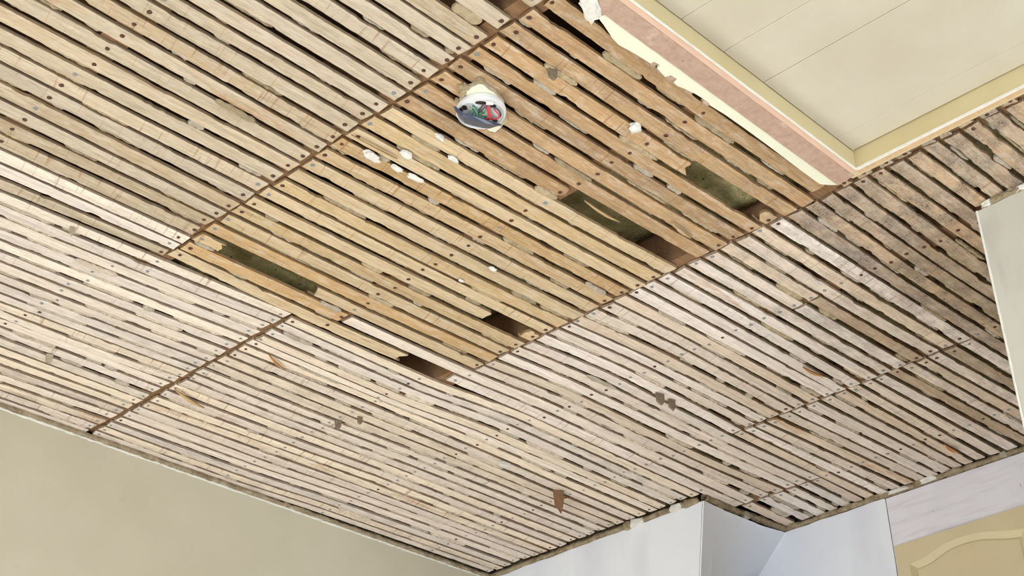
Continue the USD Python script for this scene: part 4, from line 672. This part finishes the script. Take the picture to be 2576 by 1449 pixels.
# ---------------------------------------------------------------- the stripped light fitting
lf = thing('light_fitting', label='round white light fitting base with open wires, left hanging under bare laths', category='light fitting')
cx, cy, cz = SLOT_CENTRE[0]
prof = [(0.0, 0.0012), (0.0362, 0.0012), (0.0368, -0.0014), (0.0378, -0.0028), (0.0387, -0.0026), (0.0390, -0.0012), (0.0392, 0.0006), (0.0401, 0.0010), (0.0404, 0.0026), (0.0401, 0.0058), (0.0392, 0.0086), (0.0, 0.0105)]
base = trimesh.creation.revolve(np.array(prof), sections=64); base.apply_translation((cx, cy, cz)); base.fix_normals()
for_floor = cz + 0.0012
obj(lf, 'base_plate', base, M_PLASTIC, smooth=35)
zc_ = COLLAR[0][2]
obj(lf, 'plaster_collar', prism([(x, y) for x, y, _ in COLLAR], 'z', zc_, ZC + 0.001), M_NIB, tint=lin(222, 208, 180), label='ragged plaster left behind the fitting')
pc = np.array(COLLAR)[:, :2]
for poly in ([2, 3, 4, 5, 6, 7, 8, 9, 19], [11, 12, 13, 14]):
    pp = pc[poly]; m0 = pp.mean(0); obj(lf, 'painted_skin', prism([tuple(q) for q in m0 + (pp - m0) * 0.985], 'z', zc_ - 0.0012, zc_ + 0.0004), M_CREAMPL, label='cream paint skin on the plaster')
for k, j in enumerate((0, 1, 19, 18, 17, 12, 3)):
    x, y, z = COLLAR[j]; obj(lf, 'plaster_crumb', blob((x, y, z + 0.003), (0.013, 0.010, 0.009), 300 + k, 0.4), M_NIB, tint=lin(196, 176, 140))
for k, ((x, y, z), (a, b, ro)) in enumerate(zip(SLOTS, [(0.0055, 0.0040, 0.3), (0.0085, 0.0038, -0.75), (0.0050, 0.0036, -0.6), (0.0042, 0.0036, 0), (0.0042, 0.0028, 0.4)])):
    c = trimesh.creation.cylinder(1.0, 0.003, sections=20); c.apply_scale((a, b, 1)); c.apply_transform(trimesh.transformations.rotation_matrix(ro, (0, 0, 1))); c.apply_translation((x, y, cz + 0.0018))
    obj(lf, 'screw_slot', c, M_HOLE, label='dark screw slot')
x, y, z = TERMINAL
tb = trimesh.creation.box((0.009, 0.007, 0.006)); tb.apply_transform(trimesh.transformations.rotation_matrix(-0.75, (0, 0, 1))); tb.apply_translation((x, y, cz - 0.0012))
t_ = obj(lf, 'earth_terminal', tb, M_METAL, label='shiny metal earth terminal')
sc = trimesh.creation.cylinder(0.0028, 0.003, sections=16); sc.apply_translation((x, y + 0.001, cz - 0.0044)); obj(t_, 'screw', sc, M_METAL)
x, y, z = BOSS
bs = trimesh.creation.box((0.0115, 0.0065, 0.006)); bs.apply_transform(trimesh.transformations.rotation_matrix(-0.75, (0, 0, 1))); bs.apply_translation((x, y, cz - 0.0006)); obj(lf, 'boss', bs, M_PLASTIC)
for col, lab, pts in WIRES:
    pts = [list(p) for p in pts]; nP = len(pts)
    for k, p in enumerate(pts): p[2] = cz - 0.0006 - 0.0045 * math.sin(math.pi * k / (nP - 1)) - (0.0015 if col == 'red' else 0)
    path = obj(lf, f'{col}_wire', tube(pts, 0.0014, 8, 36), M_WIRE[col], smooth=True, label=lab)
    if col == 'green':
        q = np.array(pts) + [0.0006, 0.0006, -0.0009]; obj(path, 'yellow_stripe', tube(q, 0.0007, 6, 36), M_WIRE['yellow'], smooth=True)
fv = np.array(FLAP); fv = np.stack([fv[0], fv[1], fv[2]]); fv[:, 1::2, 2] += 0.0012
g = np.arange(21).reshape(3, 7); q = np.stack([g[:-1, :-1], g[:-1, 1:], g[1:, 1:], g[1:, :-1]], -1).reshape(-1, 4)
fv1 = fv.reshape(-1, 3); fv2 = fv1 + [0, 0, 0.0008]; ff = [q, q[:, ::-1] + 21]
for line in (g[0], g[:, -1], g[-1][::-1], g[::-1, 0]): ff.append(np.stack([line[:-1], line[:-1] + 21, line[1:] + 21, line[1:]], -1))
ff = np.vstack(ff); m = trimesh.Trimesh(np.vstack([fv1, fv2]), np.vstack([ff[:, [0, 1, 2]], ff[:, [0, 2, 3]]]), process=False); m.fix_normals()
obj(lf, 'plastic_flap', m, M_FLAP, label='folded slate-grey plastic insulating flap')
